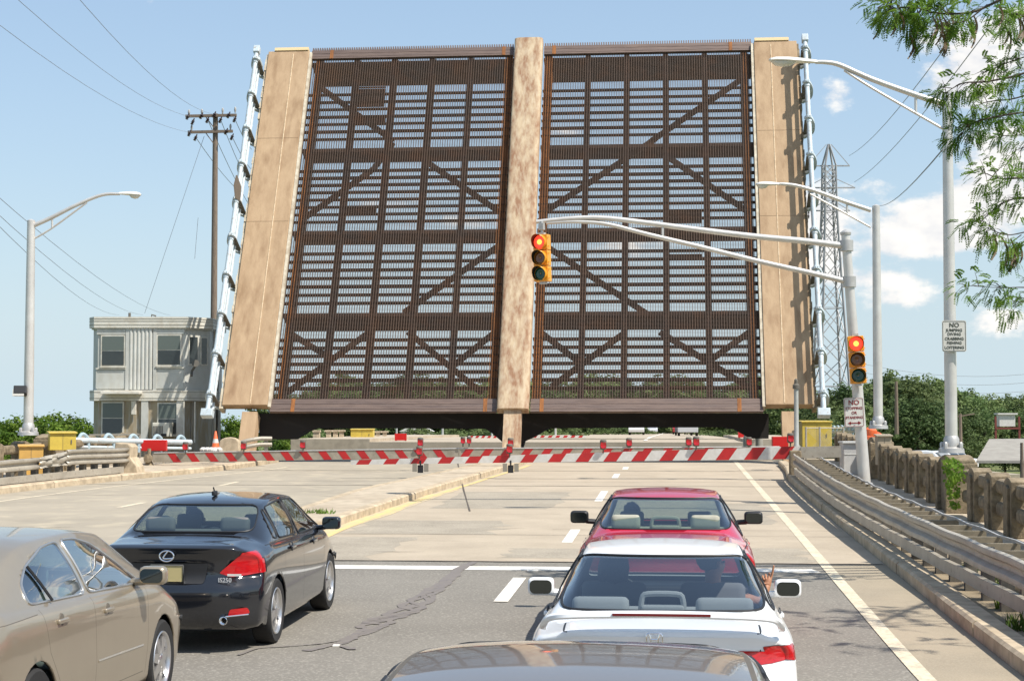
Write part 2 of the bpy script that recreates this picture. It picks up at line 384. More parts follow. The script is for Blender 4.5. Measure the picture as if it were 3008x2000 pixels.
kerb('median_kerb', islL, .22, 31.3, 60, .17, M_CURB, 1, 6)
strip('median_island', lambda s: islL(s)+.2, lambda s: islR(s)-.2, 31.05, 60, .165, M_CONC, skirt=.3)
b = MB(); pts = [RZ(31.35, islL(31.35), 0), RZ(30.7, islL(31)+.3, 0), RZ(30.5, -7.0, 0), RZ(30.7, islR(31)-.3, 0), RZ(31.35, islR(31.35), 0)]
b.prism(pts, (0, 0, -.1), (0, 0, .16)); tag(b.build('median_nose', M_CURB), kind='structure')
strip('verge', lambda s: cuR(s)+.27, 4.25, -6, 60, .10, M_DIRT, skirt=1.5)
strip('pavement', 4.25, 5.85, -6, 60, .16, M_CONC, skirt=5)
strip('pavement', -20.5, lambda s: cuL(s)-.27, 26, 60, .165, M_CONC, skirt=5)
# markings
M_PATCH = mat('grey speckled patch', (.33, .285, .22), .92, col2=(.25, .215, .165), nscale=1.2, bump=.3, bscale=80, col3=(.46, .40, .30), n3=34, w3=.6, lo3=.5, hi3=.66)
b = MB(); random.seed(12)
for s0_, s1_, ta_, tb_ in ((25.8, 29.8, -6.1, -4.6), (30.5, 33.6, -5.9, -3.2), (25.8, 28.2, .9, 2.1), (37, 43, -5.2, -2.6), (33, 39, .6, 2.0), (26.3, 27.9, -2.6, -1.2)):
    lft = []; rgt = []
    for k in range(9): q = s0_+(s1_-s0_)*k/8; lft.append(RZ(q, ta_+random.uniform(-.12, .12), .0058)); rgt.append(RZ(q, tb_+random.uniform(-.25, .25), .0058))
    b.grid([lft, rgt])
tag(b.build('road_patch', M_PATCH), kind='structure')
strip('edge_line', 2.17, 2.33, -6, 62, .0085, M_LINEO)
strip('yellow_line', lambda s: islR(max(s, 31))+.12+.02*max(0, 34-s), lambda s: islR(max(s, 31))+.27+.02*max(0, 34-s) , 26.0, 58, .011, M_LINEY, wob=.01)
strip('yellow_line', lambda s: islR(max(s, 31))+.0, lambda s: islR(max(s, 31))+.36, 26, 44, .0085, mat('yellow paint ghost', (.56, .43, .22), .9, col2=(.42, .35, .25), nscale=1.2, lo=.42, hi=.6), wob=.05)
s1, t1 = G(960, 1663); s2, t2 = G(2377, 1674)
b = MB(); a0 = RZ(s1-.28, -6.6, .012); b.quad(RZ(24.55, -6.9, .005), RZ(24.55, 2.1, .005), RZ(25.05, 2.0, .005), RZ(25.05, -6.9, .005)); tag(b.build('stop_line', M_LINEW), kind='structure')
for (p, q) in [((1450, 1768), (1545, 1698)), ((1655, 1594), (1700, 1556)), ((1755, 1473), (1778, 1443)), ((1800, 1405), (1818, 1392)), ((1832, 1379), (1843, 1372))]:
    sa, ta = G(*p); sb, tb = G(*q); tm = (ta+tb)/2
    strip('lane_dash', tm-.09, tm+.09, sa, sb, .010, M_LINEW, step=.5)
b = MB()
for k in range(5): pass
for (p, q) in [((348, 1491), (424, 1476)), ((640, 1428), (700, 1415))]:
    sa, ta = G(*p); sb, tb = G(*q)
    b.quad(RZ(sa, ta-.08, .009), RZ(sa, ta+.08, .009), RZ(sb, tb+.08, .009), RZ(sb, tb-.08, .009))
tag(b.build('far_lane_dash', M_LINEO), kind='structure')
strip('far_edge_line', lambda s: cuL(s)+1.25, lambda s: cuL(s)+1.38, 30, 56, .009, M_LINEO)
# joints and long cracks across the slabs; the full-width pair paints cable shadows
b = MB()
for s, a, c, wd in [(25.72, -6.6, 3.1, .045), (30.4, -6.3, 3.1, .014), (31.6, -2.2, 3.1, .010), (45.6, -16, 3.1, .05), (47.6, -16, 3.2, .012), (41, -16.6, -7.6, .012)]:
    n = 24; pr = None
    for i in range(n+1):
        t = a+(c-a)*i/n; sj = s+random.uniform(-.02, .02); ww = wd*random.uniform(.5, 1.3)
        cur = (RZ(sj-ww, t, .0095), RZ(sj+ww, t, .0095))
        if pr: b.quad(pr[0], pr[1], cur[1], cur[0])
        pr = cur
tag(b.build('slab_joints_and_shadows', M_JOINT_SHADOW), kind='structure')
b = MB(); random.seed(3)
for k in range(22):    # short worn scars and oil patches
    s = random.uniform(26.5, 55); t = random.uniform(-5.4, 2.9) if k % 3 else random.uniform(-14, -8); L = random.uniform(.3, 1.3); ww = random.uniform(.006, .022)
    n = 6; up = [RZ(s+ww*math.sin(PI*i/n)*random.uniform(.5, 1), t+L*i/n, .009) for i in range(n+1)]; dn = [RZ(s-ww*math.sin(PI*i/n)*random.uniform(.5, 1), t+L*i/n, .009) for i in range(n+1)]
    for i in range(n): b.quad(up[i], up[i+1], dn[i+1], dn[i])
tag(b.build('road_scars', M_JOINT_SHADOW), kind='structure')
# tar sealed crack in the near lane: braided strands
b = MB(); random.seed(11)
path = [(1388, 1651), (1352, 1672), (1318, 1700), (1268, 1738), (1222, 1772), (1180, 1800), (1130, 1818), (1098, 1838), (1060, 1862), (1020, 1880), (985, 1893), (950, 1900), (900, 1912)]
wds = [.05, .07, .10, .17, .26, .30, .30, .26, .10, .07, .05, .04, .02]
def tarline(pl, wd, dz):
    pr = None; n = len(pl)
    for i in range(n):
        p = pl[i]; d = (pl[min(i+1, n-1)]-pl[max(i-1, 0)]).normalized(); x = Vector((d.y, -d.x, 0)); ww = wd[i] if isinstance(wd, list) else wd*random.uniform(.5, 1.3)
        cur = (p-x*ww, p+x*ww)
        if pr: b.quad(pr[0], pr[1], cur[1], cur[0])
        pr = cur
base = [RZ(*G(*p), .006) for p in path]; fine = smooth_path(base, 8)
nn = len(fine)
for st in range(4):
    ph = random.uniform(0, 6); fr = random.uniform(.25, .5); pl = []
    for i, p in enumerate(fine):
        f = i/(nn-1)*(len(wds)-1); j = min(int(f), len(wds)-2); amp = wds[j]+(wds[j+1]-wds[j])*(f-j)
        off = amp*.8*math.sin(ph+i*fr+st*1.3)+random.uniform(-.006, .006); q = p+Vector((off*.75, off*.6, 0)); s, t = ST(q); pl.append(RZ(s, t, .006+st*.0008))
    tarline(pl, .052, 0)
pl2 = [RZ(*G(*p), .0105) for p in [(985, 1893), (1010, 1900), (1032, 1908), (1040, 1903)]]; tarline(smooth_path(pl2, 5), .035, 0)
pl3 = [RZ(*G(*p), .0105) for p in [(700, 1925), (760, 1905), (830, 1900), (900, 1895), (950, 1890), (1000, 1882)]]; tarline(smooth_path(pl3, 5), .022, 0)
tag(b.build('tar_crack', M_TAR), kind='structure')
b = MB(); pl = [RZ(*G(*p), .0125) for p in [(1345, 1362), (1352, 1395), (1362, 1440), (1372, 1475), (1380, 1502)]]; tarline(pl, .018, 0)
tag(b.build('slab_crack', M_JOINT_SHADOW), kind='structure')
b = MB()
for p, w_ in [((1565, 1677), .16), ((988, 1897), .07)]:
    q = RZ(*G(*p), .008); b.box(q, (w_, .09, .012))
tag(b.build('road_studs', M_LINEW), kind='structure')
# far approach beyond the channel
strip('far_road', -15, 3.6, 84, 560, 0, M_ROADC, step=6, skirt=4)
strip('far_pavement', -19, -15, 84, 120, .15, M_CONC, step=6, skirt=5)
strip('far_pavement', 3.6, 7, 84, 120, .15, M_CONC, step=6, skirt=5)
strip('far_lane_line', -1.5, -1.3, 90, 420, .02, M_LINEW, step=6)
# abutments under both road ends
for s in (61.4, 84.6):
    b = MB(); R = Matrix.Rotation(-AZ, 3, 'Z'); b.box(RF(s, -6.5, -1.9), (30, 1.0, 4.6), R); tag(b.build('abutment', M_OLDC), kind='structure')

# ================================================================ BASCULE LEAF
LA = math.radians(64.7)
U = AX*math.cos(LA) + Vector((0, 0, math.sin(LA))); NN = RX.cross(U)
O = W(1508, 1212, 60)
leaf = thing('drawbridge_leaf', 'raised drawbridge leaf, brown open steel grating between two concrete sidewalks, standing over the road', 'drawbridge')
leaf.matrix_world = Matrix(((RX.x, U.x, NN.x, O.x), (RX.y, U.y, NN.y, O.y), (RX.z, U.z, NN.z, O.z), (0, 0, 0, 1)))
LM = leaf.matrix_world.copy(); LI = LM.inverted()
def lp(px, py, z=0.0):
    """local leaf coordinates (x, y) of a picture point on the plane z above the deck"""
    o = LI @ Vector((0, 0, CAM_H)); d = (LI @ (Vector((0, 0, CAM_H)) + ray(px, py))) - o
    k = (z-o.z)/d.z; p = o + d*k; return p.x, p.y
LEN = 16.0
for sgn, xa, xb in ((-1, -10.45, -8.80), (1, 8.80, 10.45)):
    b = MB(); b.box(((xa+xb)/2, LEN/2+.05, .06), (xb-xa, LEN-.3, .36))
    o = b.build('sidewalk_slab', M_LEAFC, leaf, bevel=.02)
    b = MB()
    xe = xb-.03 if sgn < 0 else xa+.03; b.box((xe + (.09 if sgn < 0 else -.09), LEN/2, .03), (.10, LEN-.3, .34))
    b.build('lit_kerb_edge', M_PALE, leaf)  # sunlit inner kerb face put into the colour as a paler strip
    b = MB(); xi, xo = (xb-.03, xa+.25) if sgn < 0 else (xa+.03, xb-.30)
    b.box(((xi+xo)/2, LEN-.02, .08), (abs(xi-xo), .14, .40)); b.build('end_cap', mat('pale end cap', (.62, .47, .26), .8), leaf)
    b = MB(); xs = -9.42 if sgn < 0 else 9.45
    b.box((xs, LEN/2, .245), (.035, LEN-.5, .02)); b.build('joint_strip', mat('pale joint filler', (.66, .52, .35), .8, col2=(.48, .34, .2), nscale=9), leaf)
    for yy in (7.9, 11.7): b = MB(); b.box(((xa+xb)/2, yy, .243), (xb-xa-.04, .012, .008)); b.build('slab_joint', mat('slab joint', (.30, .20, .12), .9), leaf)
    # outer fascia, flaking concrete edge
    b = MB(); xo = -10.53 if sgn < 0 else 10.53
    random.seed(5)
    for k in range(60):
        yy = .1+k*(LEN-.3)/60; ww = .14*random.uniform(.6, 1.25)
        b.box((xo-sgn*.05, yy+.13, -.02), (ww, (LEN-.3)/60+.01, .42*random.uniform(.8, 1.05)))
    b.build('broken_edge', M_PALE if sgn < 0 else M_OLDC, leaf)
    b = MB(); xs = -7.72-1.72 if sgn < 0 else 9.62; b.box((xs-.0, -1.05, -.15), (.55, 2.1, .5))
    b.build('hinge_strut', M_LEAFC, leaf)
b = MB(); pr_ = [Vector((-.56, -.02, -.02)), Vector((.56, -.02, -.02))]+[Vector((.56*(1 if math.cos(PI*i/16) > 0 else -1)*abs(math.cos(PI*i/16))**.45, -.02, .26+.16*math.sin(PI*i/16)**.6)) for i in range(17)]; b.prism(pr_, (0, 0, 0), (0, LEN+.22, 0)); b.build('median_barrier', M_MEDC, leaf, smooth=True)
b = MB(); b.box((.0, -.95, .1), (.62, 1.9, .34)); b.build('median_strut', M_MEDC, leaf)
# gratings: bearing bars along the leaf and cross bars, real openings
for xa, xb in ((-8.72, -.60), (.60, 8.72)):
    b = MB(); n = 86; y0, y1 = .52, LEN-.42
    for i in range(n):
        x = xa + (xb-xa)*(i+.5)/n
        b.mi = 1 if (.62 < abs(x) < 1.02) or (8.3 < abs(x) < 8.5) else 0
        # small kinks make each bar read as the staggered grid it is
        b.box((x, (y0+y1)/2, 0), (.019, y1-y0, .06))
    b.mi = 0; ny = 280
    for j in range(ny):
        y = y0 + (y1-y0)*(j+.5)/ny; b.box(((xa+xb)/2, y, .03), (xb-xa, .0075, .012))
    b.mi = 0; b.build('deck_grating', [M_GRATE, M_RUST], leaf)
    for ya, yb in ((0, .5), (LEN-.40, LEN)):
        b = MB(); x0e = xa-.05 if xa < 0 else xa; x1e = xb+.05 if xb > 0 else xb
        for k in range(5): b.box(((xa+xb)/2, ya+(yb-ya)*(k+.5)/5, .02+.008*(k % 2)), (xb-xa, (yb-ya)/5-.006, .16))
        b.build('end_plate', M_ENDP, leaf)
        b = MB()
        for xx in ((-7.9, -1.0) if xa < 0 else (1.0, 7.9)): b = MB(); b.box((xx, (ya+yb)/2, .106), (.14, yb-ya+.01, .012)); b.build('rust_stain_plate', M_RUST, leaf)
    b = MB()
    for i in range(n+2):
        x = xa + (xb-xa)*(i+.5)/(n+2); b.box((x, LEN+.07, .02), (.045, .14, .14))
    b.build('finger_joint', M_ENDP, leaf)
# stringers, floor beams, cross beams and bracing behind the grating
for x in (.78, 2.33, 3.86, 5.38, 6.90, 8.42):
    for sg in (-1, 1):
        b = MB(); ww = .19 if x < 8.3 and x > .8 else .26
        b.box((sg*x, LEN/2, -.24), (ww, LEN-.4, .32)); b.box((sg*x, LEN/2, -.405), (ww+.06, LEN-.4, .03))
        b.build('stringer', M_STEEL if x > 1 else M_RUST, leaf)
def beam_y(p1, z=-.1): return lp(1700, p1, z)[1]
FB = [(168, 248), (424, 474), (669, 717), (914, 974)]
for (a, c) in FB + [(1166, 1190)]:
    ya, yc = beam_y(c, -.12), beam_y(a, -.12); hh = max(.1, yc-ya)
    for xa, xb in ((-8.75, -.58), (.58, 8.75)):
        b = MB(); k_ = (1240-(a+c)/2)/5000; rr_ = (.4274+.904*k_)/(.904-.4274*k_); yt = ya+hh-.02; dp = max(.15, (hh-.06)/rr_-.14); b.box(((xa+xb)/2, yt-.08, -.14), (xb-xa, .16, .03)); b.box(((xa+xb)/2, yt-.03, -.14-dp/2), (xb-xa, .03, dp)); b.box(((xa+xb)/2, yt+.03, -.14-dp), (xb-xa, .16, .035))
        b.build('floor_beam', M_STEEL, leaf)
edges = [beam_y(a, -.12) for a in (1150,)] + []
rows = [(248, 424, 8), (474, 669, 9), (717, 914, 8), (974, 1166, 8)]
for (a, c, n) in rows:
    ya, yb = beam_y(c, -.12), beam_y(a, -.12)
    for j in range(1, n):
        y = ya + (yb-ya)*j/n
        for xa, xb in ((-8.72, -.58), (.58, 8.72)):
            k_ = (1240-(a+c)/2)/5000; rr_ = (.4274+.904*k_)/(.904-.4274*k_); d_ = .115/rr_; b = MB(); b.box(((xa+xb)/2, y+.05, -.06-d_/2), (xb-xa, .035, d_)); b.build('cross_beam', M_STEEL, leaf)
def brace(p, q, wd=.2, z=-.5):
    k = 1.2757; x0, y0 = lp(p[0]*k, p[1]*k, z); x1, y1 = lp(q[0]*k, q[1]*k, z)
    b = MB(); b.bar((x0, y0, z), (x1, y1, z), wd, .12); b.build('brace', M_STEEL, leaf)
for p, q in [((735, 200), (905, 325)), ((985, 375), (1160, 495)), ((860, 390), (690, 510)), ((1150, 565), (930, 720)), ((905, 330), (860, 390)), ((672, 770), (745, 815)), ((850, 765), (660, 905)),
             ((940, 765), (1110, 905)), ((1140, 765), (1040, 845)), ((1245, 495), (1510, 320)), ((1520, 350), (1725, 490)), ((1705, 185), (1500, 325)), ((1262, 570), (1500, 730)),
             ((1245, 765), (1335, 835)), ((1440, 765), (1270, 890)), ((1520, 765), (1730, 895)), ((1725, 765), (1635, 830))]:
    brace(p, q)
for x0, y0, x1, y1 in [(805, 199, 889, 248), (805, 266, 889, 287), (790, 474, 868, 495), (1531, 484, 1616, 516), (1531, 584, 1616, 600)]:
    k = 1.2757; xa, ya = lp(x0*k, y1*k, -.7); xb, yb = lp(x1*k, y0*k, -.7); 
    q = ya
    while q < yb-.02: e_ = min(q+.30, yb); b = MB(); b.box(((xa+xb)/2, (q+e_)/2, -.7), (abs(xb-xa), e_-q-.035, .03)); b.build('walkway_plate', M_STEEL, leaf); q = e_
# girder under the deck end, with haunches beside the struts (world-upright plates)
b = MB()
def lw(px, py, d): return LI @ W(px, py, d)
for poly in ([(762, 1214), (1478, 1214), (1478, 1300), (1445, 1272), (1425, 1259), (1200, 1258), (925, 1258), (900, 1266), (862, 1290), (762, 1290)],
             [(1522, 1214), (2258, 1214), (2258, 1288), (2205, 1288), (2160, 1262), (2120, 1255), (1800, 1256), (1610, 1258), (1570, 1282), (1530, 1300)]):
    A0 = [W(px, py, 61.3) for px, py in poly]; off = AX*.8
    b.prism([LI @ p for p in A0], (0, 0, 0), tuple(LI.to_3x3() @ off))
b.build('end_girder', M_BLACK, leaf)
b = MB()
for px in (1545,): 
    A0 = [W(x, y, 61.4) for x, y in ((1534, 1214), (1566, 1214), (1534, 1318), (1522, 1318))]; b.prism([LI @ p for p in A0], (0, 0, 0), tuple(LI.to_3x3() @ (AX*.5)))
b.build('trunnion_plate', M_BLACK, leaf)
# railings on the outside of both sidewalks
def side_rail(sg):
    x = sg*10.70; r = thing('side_railing', None, None); r.parent = leaf
    b = MB(); y0, y1 = (-.45, LEN-.70)
    b.tube([(x, y0, 1.02), (x, y1, 1.02)], .085, 12); b.tube([(x+sg*.02, y0+.4, .70), (x+sg*.02, y1-.3, .70)], .06, 8); b.tube([(x+sg*.02, y0+.4, .38), (x+sg*.02, y1-.3, .38)], .06, 8); b.build('rail_pipe', M_RAILP, r, smooth=True)
    n = 10
    for k in range(n):
        y = .25 + k*(LEN-1.35)/(n-1)
        b = MB(); prof = smooth_path([(x-sg*.12, y, -.18), (x+sg*.16, y, .12), (x+sg*.20, y, .5), (x+sg*.15, y, .85), (x+sg*.0, y, 1.17), (x-sg*.14, y, 1.04)], 4)
        for i in range(len(prof)-1): b.bar(prof[i], prof[i+1], .11, .10, up=(0, 1, 0))
        b.tube([(x, y-.16, 1.02), (x, y+.16, 1.02)], .108, 12); b.build('rail_post', M_RAILP, r, smooth=False)
        b = MB(); b.prism([(x-sg*.16, y-.03, .0), (x-sg*.16, y-.03, .95), (x+sg*.02, y-.03, 1.0), (x+sg*.08, y-.03, .1)], (0, 0, 0), (0, .03, 0)); b.build('post_web', M_POST, r)
    b = MB(); b.box((x, -.50, 1.0), (.42, .28, .30)); b.build('end_fitting', M_RAILP, r, bevel=.02)
    b = MB(); b.box((x, LEN-.62, 1.02), (.24, .3, .26)); b.box((x-sg*.02, LEN-.72, .5), (.06, .12, .9)); b.build('end_fitting', M_RAILP, r, bevel=.02)
side_rail(-1); side_rail(1)
b = MB(); px, py = lp(2377, 260, .6); M2 = LI
a0 = W(2366, 190, 66.2); a1 = W(2366, 250, 66.2); b.bar(LI @ a0, LI @ a1, .05, .05); c0 = W(2367, 252, 66.2); c1 = W(2368, 290, 66.2)
b.bar(LI @ c0, LI @ c1, .30, .30); o = b.build('navigation_light', M_POST, leaf)
b = MB(); b.bar(LI @ W(2370, 272, 66.0), LI @ W(2370, 290, 66.0), .2, .2); b.build('red_lens', M_RED, o)
b = MB(); A0 = [LI @ W(x, y, 62.6) for x, y in ((693, 515), (705, 548), (702, 590), (690, 582), (686, 545))]; b.prism(A0, (0, 0, 0), tuple(LI.to_3x3() @ (RX*.05))); b.build('channel_sign', mat('sign back', (.20, .15, .11), .7), leaf)
# ================================================================ STREET FURNITURE
def street_lamp(label, base, top_py, armpts, strutpts, conn, head, d, r0=.12, flood=False):
    B0 = W(*base, d); t = thing('street_lamp', label, 'street lamp', B0, group='cobra head street lamps along the bridge approach')
    I = lambda p: p - B0
    top = W(base[0]+3 if base[0] > 1500 else base[0]+2, top_py, d); top = Vector((top.x, B0.y, top.z))
    b = MB(); H = top.z-B0.z
    b.lathe([(r0, 0), (r0*.98, H*.3), (r0*.8, H*.97), (r0*.8, H), (.02, H+.04)], (0, 0, 0), 14); b.build('pole', M_ALU, t, smooth=True)
    b = MB(); b.lathe([(r0*2.1, -.02), (r0*2.0, .07), (r0*1.3, .10), (r0*1.25, .26), (r0*1.02, .32)], (0, 0, 0), 14)
    for k in range(4): a = PI/4+k*PI/2; b.lathe([(.04, 0), (.045, .12), (.02, .15)], (r0*1.7*math.cos(a), r0*1.7*math.sin(a), .05), 6)
    b.build('base_flange', M_GALV, t, smooth=True)
    b = MB(); pp = smooth_path([I(W(x, y, d)) for x, y in armpts], 5); n = len(pp); b.tube(pp, [.065-.025*i/(n-1) for i in range(n)], 10); b.build('arm', M_ALU, t, smooth=True)
    b = MB(); pp = smooth_path([I(W(x, y, d)) for x, y in strutpts], 4); b.tube(pp, .028, 8); b.tube([I(W(x, y, d)) for x, y in conn], .03, 8); b.build('brace', M_ALU, t, smooth=True)
    # cobra head: shell and lens bowl
    a = I(W(*head[0], d)); e = I(W(*head[1], d)); ax = (e-a); L = ax.length; ax.normalize(); up = Vector((0, 0, 1)); up = (up-ax*up.dot(ax)).normalized(); sd = ax.cross(up)
    b = MB(); prof = [(0, .05, .05, 0), (.12, .075, .06, 0), (.35, .13, .075, .0), (.6, .17, .085, .0), (.85, .155, .075, .0), (.97, .09, .045, .0), (1.0, .02, .01, 0)]
    vs = []; m = 14
    for (f, hw, hh, o) in prof:
        for j in range(m):
            an = 2*PI*j/m; z = math.sin(an)*hh*(1 if math.sin(an) > 0 else .35); vs.append(a+ax*(L*f)+sd*(hw*math.cos(an))+up*z)
    fs = [(i*m+j, i*m+(j+1) % m, (i+1)*m+(j+1) % m, (i+1)*m+j) for i in range(len(prof)-1) for j in range(m)] + [tuple(range(m))]
    b.add(vs, fs); b.build('lamp_head', mat('lamp head grey', (.66, .65, .60), .45), t, smooth=True)
    b = MB(); vs = []; prof = [(.45, .10, .0), (.55, .125, .07), (.7, .13, .10), (.85, .11, .08), (.95, .05, .0)]
    for (f, hw, hh) in prof:
        for j in range(m//2+1):
            an = PI+PI*j/(m//2); vs.append(a+ax*(L*f)+sd*(hw*math.cos(an))+up*(math.sin(an)*hh-.022))
    q = m//2+1; fs = [(i*q+j, i*q+j+1, (i+1)*q+j+1, (i+1)*q+j) for i in range(len(prof)-1) for j in range(q-1)]
    b.add(vs, fs); b.build('lamp_lens', mat('lamp bowl', (.55, .55, .50), .2, coat=.5), t, smooth=True)
    return t
street_lamp('tallest street lamp, rising from the right balustrade and carrying the no jumping sign', (2795, 1327), 285, [(2795, 312), (2700, 283), (2560, 233), (2470, 193), (2430, 184), (2395, 183)],
            [(2795, 393), (2690, 333), (2560, 258), (2480, 207)], [(2690, 283), (2690, 332)], [(2400, 184), (2258, 178)], 34.1, .125)
street_lamp('shorter farther street lamp on the right, its head against the drawbridge edge', (2580, 1257), 605, [(2558, 618), (2480, 592), (2400, 563), (2340, 546), (2300, 541), (2285, 541)],
            [(2558, 668), (2475, 622), (2380, 570)], [(2488, 596), (2488, 628)], [(2288, 542), (2220, 543)], 46.6, .13)
lampL = street_lamp('street lamp alone at the far left with a small floodlight halfway down its pole', (83, 1276), 648, [(87, 668), (150, 640), (230, 600), (300, 573), (352, 570)],
            [(87, 708), (150, 672), (255, 595)], [(153, 640), (153, 671)], [(350, 570), (415, 573)], 48, .14)
fl = thing('floodlight', 'small box floodlight clamped to the left street lamp pole', 'floodlight', W(60, 1148, 47.8))
b = MB(); R = Matrix.Rotation(.2, 3, 'Z') @ Matrix.Rotation(-.35, 3, 'X'); b.box((0, 0, 0), (.36, .26, .24), R); b.build('housing', M_DKPL, fl, bevel=.02)
b = MB(); b.box((-.02, -.135, -.05), (.31, .02, .2), R); b.build('glass_front', mat('flood glass', (.45, .43, .38), .2, coat=.6), fl)
b = MB(); b.bar((.1, .02, -.02), (.2, .15, -.02), .06, .06); b.build('bracket', M_DKPL, fl)

# ---- signal pole with curved mast arm
D = 38
P0 = W(2543, 1462, D); P1 = W(2484, 690, D)
t = thing('signal_pole', 'leaning grey signal pole with a long curved double mast arm reaching over the road', 'signal pole', P0)
I = lambda p: p-P0
b = MB(); b.tube([I(P0), I(P0+(P1-P0)*.5), I(P1)], [.14, .12, .10], 16); b.build('pole', M_ALU, t, smooth=True)
b = MB(); b.lathe([(.12, 0), (.125, .05), (.06, .1), (.01, .12)], I(P1), 14); b.build('pole_cap', M_GALV, t, smooth=True)
b = MB(); b.lathe([(.26, 0), (.26, .05), (.18, .08), (.17, .3), (.15, .34)], (0, 0, 0), 14); b.build('base_flange', M_GALV, t, smooth=True)
up = smooth_path([I(W(x, y, D)) for x, y in [(2478, 722), (2360, 708), (2220, 695), (2060, 676), (1900, 655), (1790, 642), (1715, 640), (1640, 645), (1575, 652)]], 5)
b = MB(); n = len(up); b.tube(up, [.075-.03*i/(n-1) for i in range(n)], 12); b.build('mast_arm', M_ALU, t, smooth=True)
lo = smooth_path([I(W(x, y, D)) for x, y in [(2492, 828), (2400, 806), (2230, 768), (2060, 726), (1900, 688), (1790, 660), (1720, 652), (1660, 652), (1605, 655)]], 5)
b = MB(); n = len(lo); b.tube(lo, [.065-.03*i/(n-1) for i in range(n)], 12); b.build('mast_brace', M_ALU, t, smooth=True)
b = MB(); b.bar(I(W(1947, 662, D)), I(W(1947, 700, D)), .07, .05); b.build('spreader', M_ALU, t)
for py, pxx in ((722, 2484), (828, 2492)): b = MB(); b.lathe([(.15, -.12), (.15, .12)], I(W(pxx+3, py, D)), 14); b.build('clamp', M_GALV, t, smooth=True)

def traffic_signal(label, P, yaw, roll, hang=False):
    """three stacked sections, visors, lenses; P = centre of the housing"""
    t = thing('traffic_signal', label, 'traffic light', P, (0, roll, yaw), group='yellow traffic lights showing red')
    S = .355; g = .33
    for k, (nm, mt) in enumerate((('red_lamp', mat('lit red lens', (.9, .03, .02), .3, emit=(1, .03, .015), estr=2.2)), ('amber_lamp', mat('dark amber lens', (.16, .055, .012), .15, coat=.6)),
                                  ('green_lamp', mat('dark green lens', (.004, .055, .035), .15, coat=.6)))):
        z = (1-k)*S
        b = MB(); b.box((0, 0, z), (g, .2, S-.012)); b.box((0, -.105, z), (g+.02, .02, S-.02)); h = b.build('housing', M_SIGY, t, bevel=.012)
        b = MB(); b.lathe([(.001, .0), (.08, .03), (.14, .015), (.15, 0)], (0, -.112, z), 24, Matrix.Rotation(PI/2, 3, 'X'), cap=False); b.build(nm, mt, t, smooth=True)
        if k == 0:
            b = MB(); b.lathe([(.001, .0), (.03, .008), (.06, 0)], (0, -.144, z), 20, Matrix.Rotation(PI/2, 3, 'X'), cap=False); b.build('lit_core', mat('lit red core', (1, .2, .05), .3, emit=(1, .20, .03), estr=4), t, smooth=True)
        # tunnel visor, open below
        for nm2, r, m2 in (('visor', .162, M_SIGY), ('visor_lining', .156, M_LBLK)):
            b = MB(); n = 26; a0, a1 = math.radians(-62), math.radians(242); vs = []
            for j in range(n+1):
                a = a0+(a1-a0)*j/n; dp = .115 + .10*max(0, math.sin(a)); x, zz = r*math.cos(a), r*math.sin(a)
                vs += [(x, -.108, z+zz), (x, -.108-dp, z+zz)]
            b.add(vs, [(2*j, 2*j+1, 2*j+3, 2*j+2) for j in range(n)]); o = b.build(nm2, m2, h, smooth=True)
            if nm2 == 'visor': s_ = o.modifiers.new('s', 'SOLIDIFY'); s_.thickness = .004; s_.offset = 1
        b = MB()
        for zz in (-.1, .1): b.tube([(g/2, -.06, z+zz), (g/2+.035, -.06, z+zz)], .012, 6)
        b.build('hinge_pin', M_SIGY, h)
    b = MB(); b.box((0, 0, 1.5*S+.02), (.14, .12, .05)); b.box((0, 0, -1.5*S-.02), (.14, .12, .05)); b.build('bracket', M_GALV, t)
    if hang:
        b = MB(); b.tube([(0, 0, 1.5*S+.03), (0, 0, 1.5*S+.30)], .03, 8); b.box((0, 0, 1.5*S+.18), (.12, .10, .16)); b.build('hanger', M_GALV, t, bevel=.01)
    return t
traffic_signal('yellow traffic light showing red, hanging from the mast arm before the drawbridge', W(1594, 759, D-.05), math.radians(-27), math.radians(-1.6), hang=True)
traffic_signal('yellow traffic light showing red, mounted low on the leaning signal pole', W(2516, 1057, D-.28), math.radians(-5), math.radians(-3.5))

